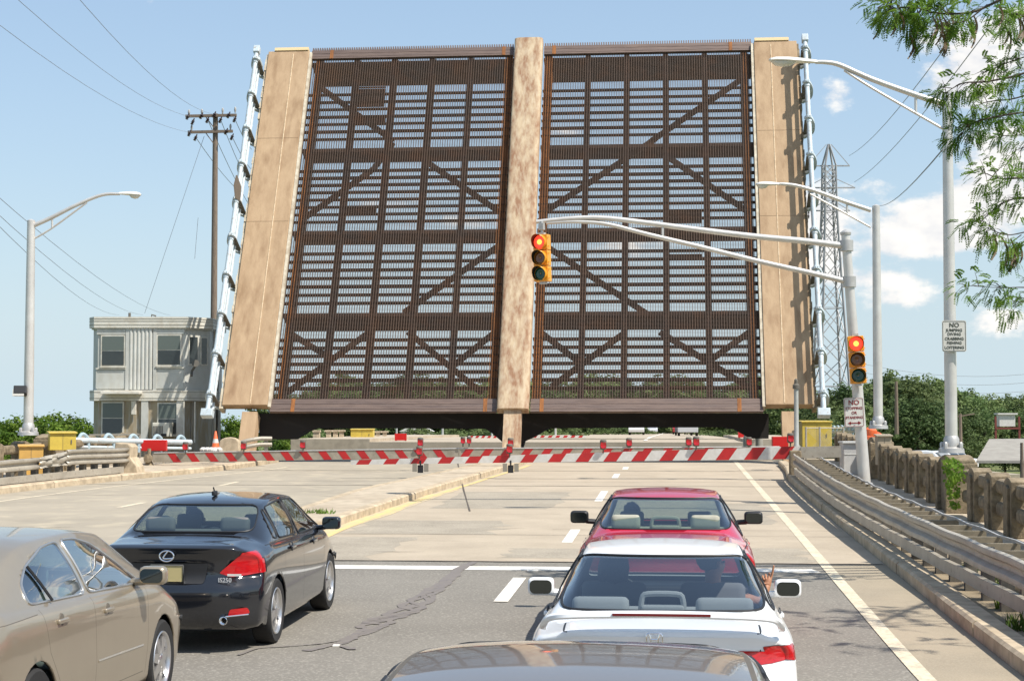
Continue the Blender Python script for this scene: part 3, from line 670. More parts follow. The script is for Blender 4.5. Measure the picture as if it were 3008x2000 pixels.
def rrect(w_, h_, r, n=5):
    out = []
    for cx, cz, a in ((w_/2-r, h_/2-r, 0), (-w_/2+r, h_/2-r, PI/2), (-w_/2+r, -h_/2+r, PI), (w_/2-r, -h_/2+r, 3*PI/2)):
        for i in range(n+1): an = a+PI/2*i/n; out.append((cx+r*math.cos(an), cz+r*math.sin(an)))
    return out
def sign(name, label, P, w_, h_, rot, lines, col, face=(.62, .60, .55)):
    t = thing(name, label, 'sign', P, rot)
    b = MB(); pts = [Vector((x, 0, z)) for x, z in rrect(w_, h_, .04)]; b.prism(pts, (0, 0, 0), (0, .006, 0)); b.build('panel', mat('sign face', face, .5, col2=(.52, .50, .45), nscale=5), t)
    b = MB(); pp = [Vector((x, -.003, z)) for x, z in rrect(w_-.035, h_-.035, .03)]; b.tube(pp, .004, 4, closed=True); b.build('border', col, t)
    for txt, sz, z, sp in lines:
        if txt == '<->':
            b = MB(); q = sz/2
            b.box((0, -.004, z), (q*1.3, .004, .022))
            for s_ in (-1, 1): b.prism([Vector((s_*q, -.006, z)), Vector((s_*q*.55, -.006, z+.04)), Vector((s_*q*.55, -.006, z-.04))], (0, 0, 0), (0, .004, 0))
            b.build('arrow', col, t)
        else:
            me = text_mesh(txt, sz, .002, spacing=sp); me.materials.append(col); o = link('lettering', me, t); o.rotation_euler = (PI/2, 0, 0); o.location = (0, -.004, z)
            me.update()
    b = MB()
    for z in (h_*.42, -h_*.42): b.lathe([(.012, 0), (.012, .01)], (0, -.002, z), 8, Matrix.Rotation(PI/2, 3, 'X'))
    b.build('bolt', M_GALV, t)
    return t
M_INKR = mat('dark red sign ink', (.22, .02, .02), .5); M_INKG = mat('grey green sign ink', (.055, .06, .045), .5)
sign('no_stopping_sign', 'white no stopping or standing sign with red letters on the leaning signal pole', W(2509, 1211, D-.17), .44, .655, (0, math.radians(-2), 0),
     [('NO', .155, .215, 1.0), ('STOPPING', .080, .09, 1.0), ('OR', .085, -.012, 1.0), ('STANDING', .076, -.115, 1.0), ('<->', .30, -.235, 1)], M_INKR)
sign('no_jumping_sign', 'white no jumping sign with six lines of grey letters on the nearest right lamp pole', W(2803, 987, 33.9), .485, .625, (0, 0, 0),
     [('NO', .125, .215, 1.05), ('JUMPING', .078, .115, 1.05), ('DIVING', .078, .035, 1.05), ('CRABBING', .078, -.055, 1.0), ('FISHING', .078, -.138, 1.05), ('LOITERING', .078, -.23, 1.0)], M_INKG, face=(.60, .58, .52))

# ---- balustrades
def arch_prism(b, s, t, dz, ls, lt, h, rise):
    """post with an arched top: ls along the road, lt across"""
    pts = []; n = 8; z0 = rz(s)+dz
    pts.append((-ls/2, 0)); pts.append((ls/2, 0))
    for i in range(n+1):
        a = i/n; pts.append((ls/2-ls*a, h-rise+rise*math.sin(PI*(.12+.76*a))))
    P = [RF(s+q[0], t-lt/2, z0+q[1]) for q in pts]; b.prism(P, (0, 0, 0), RX*lt)
def balustrade(label, t, s0, s1, step, piers, dz, side, grp=None):
    th = thing('balustrade', label, 'balustrade', RZ((s0+s1)/2, t, dz)); 
    inv = Matrix.Translation(-th.location)
    def fin(b, name, m, par=None, bev=.012):
        b.v = [tuple(inv @ Vector(p)) for p in b.v]; return b.build(name, m, par or th, bevel=bev)
    ss = []; s = s0
    while s < s1: ss.append(s); s += step
    for i, s in enumerate(ss):
        near = any(abs(s-p) < .9 for p in piers)
        if not near:
            b = MB(); arch_prism(b, s, t, dz, .56, .34, .98, .10); fin(b, 'post', M_OLDC)
            b = MB(); arch_prism(b, s, t-side*.19, dz, .36, .05, .86, .08); fin(b, 'post_panel', M_OLDC)
        if i+1 < len(ss):
            for z in (.27, .66):
                b = MB(); q0, q1 = s+.26, ss[i+1]-.26; p0 = RZ(q0, t, dz+z+.1); p1 = RZ(q1, t, dz+z+.1)
                b.bar(p0, p1, .20, .25); fin(b, 'rail', M_OLDC, bev=.07)
    for p in piers:
        b = MB(); arch_prism(b, p, t, dz, 1.35, .50, 1.12, .14); fin(b, 'pier', M_OLDC, bev=.03)
        for q in (-.56, .56):
            b = MB(); arch_prism(b, p+q, t-side*.02, dz, .24, .62, 1.0, .06); fin(b, 'pilaster', M_OLDC)
    return th
balustrade('brown weathered concrete balustrade with arched posts along the right pavement', 5.66, 20.1, 58.5, 1.72, [34.7, 47.3], .16, 1)
balustrade('pale concrete balustrade along the far left pavement', -18.45, 37.5, 57.5, 1.9, [49.4], .165, -1)

# ---- guardrails
def profile_rail(b, pts, prof):
    """extrude (lateral, height) profile along road points; pts = [(s, t, z0)]"""
    b.grid([[RZ(s, t+a, z+c) for a, c in prof] for s, t, z in pts])
gt = crv((6, 3.92), (12, 3.85), (17, 3.74), (25, 3.50), (36, 3.34), (47, 3.42), (48.5, 3.46))
ghh = crv((6, .82), (20, .80), (34, .76), (46, .78))
g = thing('guardrail', 'long weathered steel guardrail with dark posts curving along the right kerb', 'guardrail', RZ(25, 3.6, 0))
def loc(b, th): 
    o = th.location; b.v = [(p[0]-o.x, p[1]-o.y, p[2]-o.z) for p in b.v]; return b
wprof = [(-.03, 0), (-.075, -.015), (-.085, -.05), (-.075, -.085), (-.01, -.125), (.0, -.155), (-.01, -.185), (-.075, -.225), (-.085, -.26), (-.075, -.295), (-.03, -.31)]
n = 120; pts = [(6+42.3*i/n, gt(6+42.3*i/n), ghh(6+42.3*i/n)+.006*math.sin(i*.9)) for i in range(n+1)]
b = MB(); profile_rail(b, pts, wprof); o = loc(b, g).build('rail_beam', M_GUARD, g, smooth=True); sm = o.modifiers.new('s', 'SOLIDIFY'); sm.thickness = .006
b = MB(); profile_rail(b, [(s, t, z-.40) for s, t, z in pts], [(.02, 0), (-.05, 0), (-.055, -.16), (.02, -.16)]); o = loc(b, g).build('rub_rail', M_GUARD, g); sm = o.modifiers.new('s', 'SOLIDIFY'); sm.thickness = .006
s = 7.0; k = 0
while s < 48:
    t = gt(s); h = ghh(s)
    b = MB(); R = Matrix.Rotation(-AZ, 3, 'Z'); b.box(RZ(s, t+.10, h/2-.06), (.15, .11, h-.02), R); loc(b, g).build('post', M_POST, g)
    b = MB(); b.box(RZ(s, t+.42, h-.16), (.56, .10, .10), R); loc(b, g).build('blockout', mat('old block timber', (.17, .145, .10), .9, col2=(.24, .2, .14), nscale=6), g)
    s += .98; k += 1
b = MB(); 
for q in range(42): 
    s = 7+q*.98; b.bar(RZ(s, gt(s)+.66, ghh(s)-.10+.02*(q % 2)), RZ(s+.98, gt(s+.98)+.66, ghh(s+.98)-.10+.02*((q+1) % 2)), .03, .03)
loc(b, g).build('back_cable', M_GALV, g)
b = MB(); b.box(RZ(48.9, 3.48, .42), (.32, .5, .86), Matrix.Rotation(-AZ, 3, 'Z')); loc(b, g).build('end_block', M_OLDC, g, bevel=.03)
b = MB()
for q in range(4): b.box(RZ(12.6+q*.03, gt(12.6)-.075, .70-q*.07), (.01, .12, .015), R)
loc(b, g).build('scrape', M_POST, g)
# left: twin ridge rail, then three ridge rail with a crushed transition, concrete end block
gl = thing('guardrail', 'pale dented steel guardrail with a crushed joint along the left kerb', 'guardrail', RZ(42, -17, 0))
tl = lambda s: cuL(s)-.50
b = MB(); profile_rail(b, [(s, tl(s)+.02, .80) for s in [28+.5*i for i in range(33)]], [(-a, c) for a, c in wprof]); o = loc(b, gl).build('rail_beam', M_GUARD, gl, smooth=True); sm = o.modifiers.new('s', 'SOLIDIFY'); sm.thickness = .006
tp = [(.03, 0), (.08, -.02), (.085, -.05), (.075, -.08), (.01, -.115), (.01, -.15), (.075, -.185), (.085, -.215), (.075, -.245), (.01, -.28), (.01, -.315), (.075, -.35), (.085, -.38), (.075, -.41), (.03, -.43)]
b = MB(); profile_rail(b, [(s, tl(s)+.03, .93+.03*math.sin(s)) for s in [45.4+.21*i for i in range(17)]], tp); o = loc(b, gl).build('thrie_beam', M_GUARD, gl, smooth=True); sm = o.modifiers.new('s', 'SOLIDIFY'); sm.thickness = .006
b = MB(); rows = []
for q in range(9):   # the crushed transition piece
    f = q/8; s = 44.0+1.6*f; dent = math.sin(PI*f)
    rows.append([RZ(s, tl(s)+.03+a*(1-.5*dent)+.05*dent*math.sin(q*2.1+i), .80+.13*f+c*(.75+.25*f)-.05*dent*math.sin(i*.8)) for i, (a, c) in enumerate(tp)])
b.grid(rows)
o = loc(b, gl).build('crushed_transition', M_GUARD, gl, smooth=True); sm = o.modifiers.new('s', 'SOLIDIFY'); sm.thickness = .006
b = MB(); profile_rail(b, [(s, tl(s)+.03, .36) for s in [38+.5*i for i in range(22)]], [(0, 0), (.05, 0), (.055, -.17), (0, -.17)]); o = loc(b, gl).build('rub_rail', M_GUARD, gl); sm = o.modifiers.new('s', 'SOLIDIFY'); sm.thickness = .006
s = 34.6
while s < 48.4:
    b = MB(); b.box(RZ(s, tl(s)-.08, .40), (.15, .2, .78), R); loc(b, gl).build('post', M_GUARD if s < 44 else M_POST, gl); s += 1.9 if s < 42 else .62
b = MB(); P = [RF(51.9, -.0, 0)]
t0 = tl(48.9); poly = [(t0-.42, 0), (t0+.38, 0), (t0+.30, .35), (t0+.10, .62), (t0+.12, .92), (t0+.02, 1.02), (t0-.36, 1.05)]
b.prism([RZ(48.75, a, c) for a, c in poly], (0, 0, 0), AX*.7); loc(b, gl).build('end_block', M_CURB, gl, bevel=.03)

# ---- barrier gates
def boom(th, name, a, c, h0, h1, nst, slant, paint=M_RED, base=M_WHITE, start=0.0, thick=.07, duty=.5):
    """tapering boom from a to c with slanted painted bars; slant +1 leans like / """
    b = MB(); o = th.location; a = a-o; c = c-o; d = (c-a); L = d.length; d.normalize(); upv = Vector((0, 0, 1)); nrm = d.cross(upv).normalized()
    if nrm.y > 0: nrm = -nrm
    def pt(f, v, off=0):
        h = h0+(h1-h0)*f; return a + d*(L*f) + upv*(h*(v-.5)) + nrm*off
    P = [pt(0, 0), pt(1, 0), pt(1, 1), pt(0, 1)]; b.prism([p-nrm*thick for p in P], (0, 0, 0), nrm*thick); bo = b.build(name, base, th)
    b = MB()
    for k in range(nst):
        f0 = start+(1-start)*k/nst; w_ = (1-start)/nst*duty; sl_ = (h0+(h1-h0)*f0)*.75/L*(1 if d.x > 0 else -1)*slant
        q = [pt(max(0, f0), 0, .003), pt(min(1, f0+w_), 0, .003), pt(min(1, max(0, f0+w_+sl_)), 1, .003), pt(min(1, max(0, f0+sl_)), 1, .003)]
        b.prism(q, (0, 0, 0), nrm*.002)
        q2 = [p for p in (pt(max(0, f0+sl_), 1, .003), pt(min(1, f0+w_+sl_), 1, .003))]; b.add([q2[0]+upv*.003, q2[1]+upv*.003, q2[1]+upv*.003-nrm*(thick+.003), q2[0]+upv*.003-nrm*(thick+.003)], [(0, 1, 2, 3)])
    b.build('red_stripes', paint, bo)
    return bo
def gate_lamp(th, P, col=M_RED, s=1.0):
    b = MB(); p = P-th.location; b.lathe([(.02, 0), (.02, .1), (.085*s, .12), (.095*s, .14), (.095*s, .30*s+.06), (.07*s, .33*s+.06)], p, 10); o = b.build('boom_lamp', M_POST, th, smooth=True)
    b = MB(); b.lathe([(.001, 0), (.085*s, .015), (.088*s, .02)], p+Vector((0, -.10*s, .23*s)), 12, Matrix.Rotation(PI/2, 3, 'X'), cap=False); b.box(p+Vector((0, -.06*s, .23*s)), (.15*s, .08*s, .17*s)); b.build('red_lens', mat('red lens', (.45, .01, .015), .25, coat=.5), o)
dn = lambda px: 48.2 + (2520-px)/1500*1.55
ga = W(2470, 1326, dn(2470)); gb = W(1030, 1358, dn(1030))
gn = thing('barrier_gate', 'nearest barrier gate, its red and white boom reaching left from the white cabinet', 'barrier gate', RZ(48.3, 5.0, .16), group='lowered barrier gates')
gm = W(2352, 1329, dn(2352))
boom(gn, 'boom', gb, gm, .13, .36, 16, 1, start=.012, duty=.47)
b = MB(); o = gn.location; b.bar(gm-o, ga-o, .1, .32); b.build('boom_root', M_GUARD, gn)
for px, py in [(1232, 1349), (1497, 1343), (1772, 1331), (2045, 1322), (2322, 1312)]: gate_lamp(gn, W(px, py, dn(px)))
for px in (1235, 1500):
    for q in (-17, 17): b = MB(); b.box(W(px+q, 1373, dn(px)) - o, (.13, .05, .24)); b.build('support_pad', mat('grey pad', (.22, .20, .16), .7), gn)
    b = MB(); b.box(W(px, 1377, dn(px)+.05)-o, (.16, .12, .22)); b.bar(W(px, 1368, dn(px))-o, W(px, 1352, dn(px))-o, .05, .05); b.build('support_wheel', M_DKPL, gn)
b = MB(); cb = W(2524, 1300, 48.6); zb = rz(48.3)+.16; b.box((cb.x-o.x, cb.y-o.y+.3, (cb.z+zb)/2-o.z), (.90, .6, cb.z-zb)); cabn = b.build('cabinet', mat('white cabinet paint', (.52, .51, .49), .5, col2=(.44, .43, .41), nscale=2.5), gn, bevel=.015)
b = MB(); b.box((cb.x-o.x, cb.y-o.y+.28, cb.z-o.z+.015), (.97, .7, .05)); b.box((cb.x-o.x, cb.y-o.y-.005, cb.z-o.z-.33), (.86, .012, .02)); b.box((cb.x-o.x-.02, cb.y-o.y-.008, cb.z-o.z-.6), (.015, .012, .5)); b.build('cabinet_lid', mat('cabinet lid', (.60, .59, .55), .5), gn)
# far pair, meeting over the median
df = lambda px: 53.2 + (2300-px)/1850*1.75
gf = thing('barrier_gate', 'far barrier gate pivoting at the left kerb, its stripes leaning backwards', 'barrier gate', RZ(54.4, -16.6, .16), group='lowered barrier gates')
boom(gf, 'boom', W(448, 1345, df(448)), W(1345, 1331, df(1345)), .29, .27, 15, -1, base=M_WBAR, start=.07, duty=.42)
b = MB(); b.tube([W(452, 1330, df(450))-gf.location, W(2280-930, 1317, df(1350))-gf.location], .022, 6); b.build('truss_rod', M_GALV, gf)
for px, py in [(545, 1333), (716, 1331), (890, 1328), (1235, 1321)]: gate_lamp(gf, W(px, py, df(px)))
gate_lamp(gf, W(1360, 1312, df(1360)), s=.8)
b = MB(); q = W(436, 1346, df(436))-gf.location; b.lathe([(.12, -.1), (.14, 0), (.14, .1), (.05, .12)], q, 14, Matrix.Rotation(PI/2, 3, 'X')); b.lathe([(.16, 0), (.06, .22), (.06, .55)], Vector((q.x, q.y+.1, -.02)), 10); b.build('pivot_stand', M_OLDC, gf, smooth=True)
def counterbox(th, px0, px1, py0, py1, d):
    b = MB(); a = W(px0, py1, d); c = W(px1, py0, d); m_ = (a+c)/2-th.location; b.box(m_, (c.x-a.x, .25, c.z-a.z)); b.build('red_counterweight', mat('red painted steel', (.50, .012, .01), .4), th, bevel=.01)
    b = MB(); b.bar((m_.x-.3, m_.y, m_.z-(c.z-a.z)/2), (m_.x-.3, m_.y, m_.z-(c.z-a.z)/2-.4), .07, .07); b.bar((m_.x+.3, m_.y, m_.z-(c.z-a.z)/2), (m_.x+.3, m_.y, m_.z-(c.z-a.z)/2-.4), .07, .07); b.build('counterweight_arm', M_GUARD, th)
counterbox(gf, 417, 490, 1292, 1324, 55.4)
gr = thing('barrier_gate', 'far barrier gate reaching from the right kerb, partly hidden by the nearest boom', 'barrier gate', RZ(53.6, 4.6, .16), group='lowered barrier gates')
boom(gr, 'boom', W(1350, 1331, df(1350)), W(2290, 1327, df(2290)), .27, .29, 16, 1, base=M_WBAR, duty=.42)
b = MB(); b.tube([W(1352, 1317, df(1352))-gr.location, W(2290, 1312, df(2290))-gr.location], .022, 6); b.build('truss_rod', M_GALV, gr)
for px, py in [(1500, 1322), (1848, 1322), (2023, 1320), (2200, 1320)]: gate_lamp(gr, W(px, py, df(px)))
gate_lamp(gr, W(1378, 1312, df(1378)), s=.8)
counterbox(gr, 2268, 2314, 1282, 1313, 54.2)
# post beside it with round cap, yellow cabinet, fence
pb = W(2340, 1318, 53.5); t = thing('warning_post', 'slim grey post with a capped lantern standing before the right strut of the drawbridge', 'post', pb)
b = MB(); H = W(2340, 1142, 53.5).z-pb.z; b.lathe([(.10, 0), (.10, .1), (.075, .14), (.07, H)], (0, 0, 0), 12); b.build('post', mat('grey green post', (.36, .37, .34), .5, col2=(.30, .3, .28), nscale=4), t, smooth=True)
b = MB(); b.lathe([(.11, 0), (.11, .12), (.08, .15), (.06, .16), (.06, .28), (.02, .32)], (0, 0, H), 12); b.build('lantern', M_POST, t, smooth=True)
def cabinet(name, label, px0, px1, py0, py1, d, m, zb=None, depth=.6, lid=True, roll=.0, yaw=0):
    a = W(px0, py1, d); c = W(px1, py0, d); 
    if zb is not None: a.z = zb
    t = thing(name, label, 'cabinet', ((a.x+c.x)/2, (a.y+c.y)/2+depth/2, a.z), (0, 0, yaw)); w_ = c.x-a.x; h = c.z-a.z
    b = MB(); b.box((0, 0, h/2), (w_, depth, h)); b.build('case', m, t, bevel=.012)
    if lid: b = MB(); b.prism([Vector((-w_/2-.03, -depth/2-.05, h)), Vector((w_/2+.03, -depth/2-.05, h)), Vector((w_/2+.03, depth/2+.03, h+.03)), Vector((-w_/2-.03, depth/2+.03, h+.03))], (0, 0, 0), (0, 0, .035)); b.build('lid', m, t)
    b = MB(); b.box((w_*.32, -depth/2-.008, h*.5), (.03, .02, .12)); b.build('handle', M_POST, t)
    b = MB(); b.box((0, -depth/2-.003, h*.5), (.008, .006, h*.9)); b.build('door_gap', M_POST, t)
    return t
cabinet('yellow_cabinet', 'large yellow box beyond the chain fence right of the drawbridge', 2357, 2443, 1240, 1318, 60.5, M_YBOX, depth=1.2)
cabinet('yellow_cabinet', 'upright yellow electrical cabinet between the left lamp and the bridge house', 136, 212, 1273, 1322, 49.5, M_YBOX, depth=.6, yaw=.35)
cabinet('ochre_cabinet', 'ochre electrical cabinet partly behind the left guardrail', 48, 118, 1312, 1395, 46.5, M_OBOX, depth=.5, yaw=.3)
cabinet('meter_box', 'grey brown metal box strapped to the pier of the farther right lamp', 2578, 2619, 1282, 1366, 45.2, mat('taupe box paint', (.36, .30, .21), .6, col2=(.30, .25, .18), nscale=3), depth=.3)
# orange drum and float behind the signal pole
P = RZ(47.6, 6.3, .2); P = W(2553, 1303, 49.5); t = thing('orange_drum', 'orange plastic drum tipped beside the signal pole', 'drum', P)
mo = mat('faded orange plastic', (.75, .15, .045), .45, col2=(.62, .10, .03), nscale=7)
b = MB(); R2 = Matrix.Rotation(.15, 3, 'Y'); b.lathe([(.15, 0), (.19, .04), (.19, .2), (.17, .22), (.18, .25), (.18, .4), (.12, .46), (.03, .49)], (0, 0, 0), 16, R2); b.build('drum_body', mo, t, smooth=True)
b = MB(); b.lathe([(.02, -.17), (.12, -.13), (.15, 0), (.12, .13), (.02, .17)], (.24, -.02, .17), 12, R2); b.lathe([(.02, -.1), (.08, -.07), (.1, 0), (.08, .07), (.02, .1)], (.17, -.05, .02), 12, R2); b.build('float', mo, t, smooth=True)
# chain link fence panel
t = thing('chain_fence', 'chain link fence panel between the yellow box and the white gate cabinet', 'fence', W(2410, 1322, 57))
o = t.location; b = MB(); x0, x1 = W(2368, 1320, 57).x-o.x, W(2478, 1320, 57).x-o.x; H = .78
for x in (x0, -.02, x1):
    b = MB(); b.tube([(x, 0, -.35), (x, 0, H)], .035, 8); b.build('post', M_GUARD, t, smooth=True)
b = MB(); b.tube([(x0, 0, H-.04), (x1, 0, H-.04)], .02, 6); b.build('top_rail', M_GUARD, t)
b = MB(); n = 22
for i in range(-8, n):
    xa = x0+(x1-x0)*i/n
    for sgn in (1, -1):
        p = Vector((xa if sgn > 0 else xa+.8, 0, -.1)); q = Vector((p.x+sgn*.8, 0, .7))
        if min(p.x, q.x) >= x0 and max(p.x, q.x) <= x1: b.bar(p, q, .006, .006)
b.build('wire_mesh', M_GALV, t)
# hooped pipe railings
def hoop_rail(label, A, Bp, n, h, r=.09, m=M_RAILP, down=True):
    t = thing('pipe_railing', label, 'railing', A, group='pale blue pipe railings with hoops'); d = Bp-A; b = MB()
    b.tube([(0, 0, h), d+Vector((0, 0, h))], r, 10); b.build('pipe', m, t, smooth=True)
    b = MB(); b.tube([(0, 0, h*.42), d+Vector((0, 0, h*.42))], r*.5, 8); b.build('pipe', m, t, smooth=True)
    for k in range(n):
        p = d*((k+.5)/n); b = MB(); e = d.normalized()
        pth = [p+e*(-.12)+Vector((0, 0, h)), p+e*(-.02)+Vector((0, 0, h+.17)), p+e*.12+Vector((0, 0, h+.18)), p+e*.25+Vector((0, 0, h+.05)), p+e*.28+Vector((0, 0, h*.5)), p+e*.28]
        b.tube(smooth_path(pth, 3), .055, 8); b.build('hoop_post', mat('blue grey hoop', (.33, .42, .46), .5), t, smooth=True)
    return t
hoop_rail('pale blue hooped pipe railing in front of the bridge house', W(200, 1326, 53), W(560, 1330, 57), 5, W(200, 1292, 53).z-W(200, 1326, 53).z)
hoop_rail('pale blue hooped pipe railing beyond the fence near the orange drum', W(2442, 1300, 62), W(2512, 1298, 60), 6, .38, r=.06)
# traffic cone
P = W(633, 1322, 56); t = thing('traffic_cone', 'orange traffic cone beside the bridge house', 'cone', P)
b = MB(); b.box((0, 0, .02), (.36, .36, .04)); b.build('base', mo, t, bevel=.01)
b = MB(); b.lathe([(.14, .04), (.03, .62), (.02, .63)], (0, 0, 0), 14); c = b.build('cone_body', mo, t, smooth=True)
b = MB(); b.lathe([(.103, .24), (.078, .37)], (0, 0, 0), 14, cap=False); b.build('white_band', M_WHITE, c, smooth=True)
b = MB(); random.seed(4)
for k in range(5):
    a = random.uniform(0, 6); b.lathe([(.10+.05*random.random(), 0), (.12, .06), (.05, .12)], (-.25+k*.13, .05, -.02), 9)
t = tag(b.build('sandbag', M_WHITE, None, smooth=True), 'white sandbags piled at the foot of the cone', 'sandbags'); t.location = P+Vector((-.12, -.25, 0))
# small concrete post and rail just left of the leaf strut
t = thing('kerb_post', 'short rounded concrete post left of the drawbridge strut', 'post', W(672, 1335, 57))
b = MB(); pts = [(-.33, 0), (.33, 0)] + [(.33*math.cos(a), .38+.20*math.sin(a)) for a in [PI*i/8 for i in range(9)]]
b.prism([Vector((x, 0, z)) for x, z in pts], (0, 0, 0), (0, .5, 0)); b.build('block', M_CURB, t, bevel=.03)
t = thing('guardrail', 'short pale rail stub between the rounded post and the drawbridge', 'guardrail', W(700, 1330, 57.5))
for z in (.36, .16):
    b = MB(); b.tube(smooth_path([(0, 0, z-.05), (.3, 0, z+.05), (.7, .1, z+.12), (1.1, .2, z+.12)], 4), .07, 8); b.build('rail', M_GUARD, t, smooth=True)
b = MB(); b.box((.9, .25, .1), (.12, .12, .7)); b.build('post', M_GUARD, t)
# ================================================================ BRIDGE HOUSE
HD = 64.0
def HX(px): return (px-1504)/FPX*HD
def HZ(py): return CAM_H + (1240-py)/FPX*HD*1.0
bz = rz(60)+.1
hs = thing('bridge_house', 'two storey grey panelled bridge operator house with flat roof beside the raised leaf', 'bridge house', (HX(450), HD+1.8, bz))
ho = hs.location.copy()
M_HW = mat('grey metal wall panel', (.53, .53, .49), .55, col2=(.45, .45, .41), nscale=.8, col3=(.36, .33, .26), n3=4, w3=.25, stretch=(1.2, 1.2, .6))
M_HS = mat('stained lower wall', (.36, .30, .20), .8, col2=(.26, .20, .12), nscale=2, stretch=(3, 3, .5), col3=(.42, .40, .35), n3=4, w3=.6)
M_HC = mat('cream band metal', (.66, .63, .55), .5, col2=(.55, .52, .44), nscale=1, col3=(.40, .32, .22), n3=4, w3=.3)
M_PANE = mat('dark window pane', (.018, .022, .022), .06, spec=.9, col2=(.03, .036, .034), nscale=1)
M_BLIND = mat('window blind', (.10, .12, .105), .35, coat=.4)
def outline(x0, x1, ch, dep, g=0):
    """plan of the house with cut corners, grown by g; front at y = HD"""
    x0 -= g; x1 += g; y0 = HD-g; y1 = HD+dep+g; c = ch
    return [(x0+c*.34, y0), (x1-c, y0), (x1, y0+c*1.1), (x1, y1), (x0, y1), (x0, y0+c*.5)]
X0, X1 = HX(266), HX(604)
def slab(za, zb, g, m, name, ch=.78):
    b = MB(); pl = outline(X0, X1, ch, 3.6, g); b.prism([Vector((x-ho.x, y-ho.y, za-ho.z)) for x, y in pl], (0, 0, 0), (0, 0, zb-za)); return b.build(name, m, hs)
zt = HZ(931); 
slab(HZ(963), zt, .13, M_HC, 'roof_parapet'); slab(HZ(967), HZ(963), .06, M_HW, 'roof_soffit')
slab(HZ(1146), HZ(967), 0, M_HW, 'upper_wall'); slab(HZ(1177), HZ(1146), .10, M_HC, 'middle_band'); slab(bz, HZ(1177), -.03, M_HS, 'lower_wall')
for py in (937, 944, 955, 1152, 1170):
    b = MB(); g = .14 if py < 1000 else .11; pl = [Vector((x-ho.x, y-ho.y, HZ(py)-ho.z)) for x, y in outline(X0, X1, .78, 3.6, g)]; b.prism(pl, (0, 0, 0), (0, 0, .018)); b.build('band_groove', mat('shadow groove', (.30, .28, .23), .7), hs)
def hbox(px0, px1, py0, py1, y0, y1, m, name, parent=None, bevel=0):
    b = MB(); a = HX(px0); c = HX(px1); z0 = HZ(py1); z1 = HZ(py0); b.box(((a+c)/2-ho.x, (y0+y1)/2-ho.y, (z0+z1)/2-ho.z), (abs(c-a), abs(y1-y0), z1-z0)); return b.build(name, m, parent or hs, bevel=bevel)
def window(px0, px1, py0, py1, blind=.5, m=M_HC):
    y = HD-.02 if py0 < 1146 else HD+.01
    fr = hbox(px0-4, px1+4, py0-4, py1+4, y-.03, y+.06, m, 'window')
    mid = (py0+py1)/2
    hbox(px0, px1, py0, mid-1.2, y-.042, y-.032, M_BLIND, 'upper_pane', fr); hbox(px0, px1, mid+1.2, py1, y-.042, y-.032, M_PANE, 'lower_pane', fr)
    hbox(px0-6, px1+6, py1+3, py1+7, y-.09, y+.03, m, 'sill', fr)
window(300, 364, 988, 1073); window(464, 529, 986, 1071); window(303, 361, 1184, 1272); window(467, 529, 1186, 1274)
for px in (374, 455): hbox(px-5, px+5, 963, 1146, HD-.07, HD+.02, M_HW, 'pilaster')
for i in range(6):
    b = MB(); b.lathe([(.085, 0), (.085, HZ(963)-HZ(1144))], (HX(384+i*11.5)-ho.x, HD-.005-ho.y, HZ(1144)-ho.z), 10); b.build('flute', M_HW, hs, smooth=True)
hbox(282, 369, 1088, 1142, HD-.035, HD+.02, M_HW, 'wall_panel'); hbox(459, 540, 1084, 1141, HD-.035, HD+.02, M_HW, 'wall_panel')
hbox(282, 369, 1081, 1085, HD-.07, HD+.02, M_HC, 'string_course'); hbox(459, 541, 1078, 1083, HD-.07, HD+.02, M_HC, 'string_course')
hbox(284, 368, 968, 982, HD-.06, HD+.02, M_HW, 'head_panel'); hbox(459, 541, 968, 981, HD-.06, HD+.02, M_HW, 'head_panel')
# corner bay windows on the cut corner (facing right)
c0 = Vector((X1-.78, HD, 0)); c1 = Vector((X1, HD+.86, 0)); cd_ = (c1-c0).normalized(); cn = Vector((cd_.y, -cd_.x, 0))
def cwin(f0, f1, py0, py1, nm='window'):
    b = MB(); a = c0+(c1-c0)*f0; c = c0+(c1-c0)*f1; P = [a, c]; z0, z1 = HZ(py1), HZ(py0)
    for k, (pp, off, mm, n_) in enumerate((((a, c), .03, M_HC, nm), ((a+cd_*.05, c-cd_*.05), .036, M_PANE, 'pane'))):
        b = MB(); q = [Vector((p.x, p.y, z))+cn*off-ho for p, z in ((pp[0], z0+k*.05), (pp[1], z0+k*.05), (pp[1], z1-k*.05), (pp[0], z1-k*.05))]; b.prism(q, (0, 0, 0), -cn*(.05 if not k else .01)); o = b.build(n_, mm, hs if k == 0 else par); par = o
cwin(.12, .52, 985, 1072); cwin(.6, .9, 987, 1072)
# right wall windowless, with conduit and pipes; canopy, lantern, siren, ac unit
b = MB(); b.box((HX(610)-ho.x-.0, HD+1.0-ho.y, HZ(1040)-ho.z), (.0, .02, .02))
b = MB(); b.tube([(X1+.05-ho.x, HD+1.6-ho.y, 0), (X1+.05-ho.x, HD+1.6-ho.y, HZ(965)-ho.z)], .04, 8); b.build('downpipe', M_HC, hs, smooth=True)
b = MB(); b.tube([(X1+.08-ho.x, HD+2.1-ho.y, 0), (X1+.08-ho.x, HD+2.1-ho.y, HZ(1100)-ho.z)], .05, 8); b.build('conduit', M_POST, hs, smooth=True)
b = MB(); a = Vector((HX(308), HD-.45, HZ(1158)))-ho; c = Vector((HX(420), HD-.05, HZ(1150)))-ho; b.box((a+c)/2, (c.x-a.x, .85, .10)); b.build('door_canopy', M_HC, hs, bevel=.01)
hbox(389, 403, 1178, 1218, HD-.18, HD-.05, M_HC, 'wall_lantern', bevel=.02)
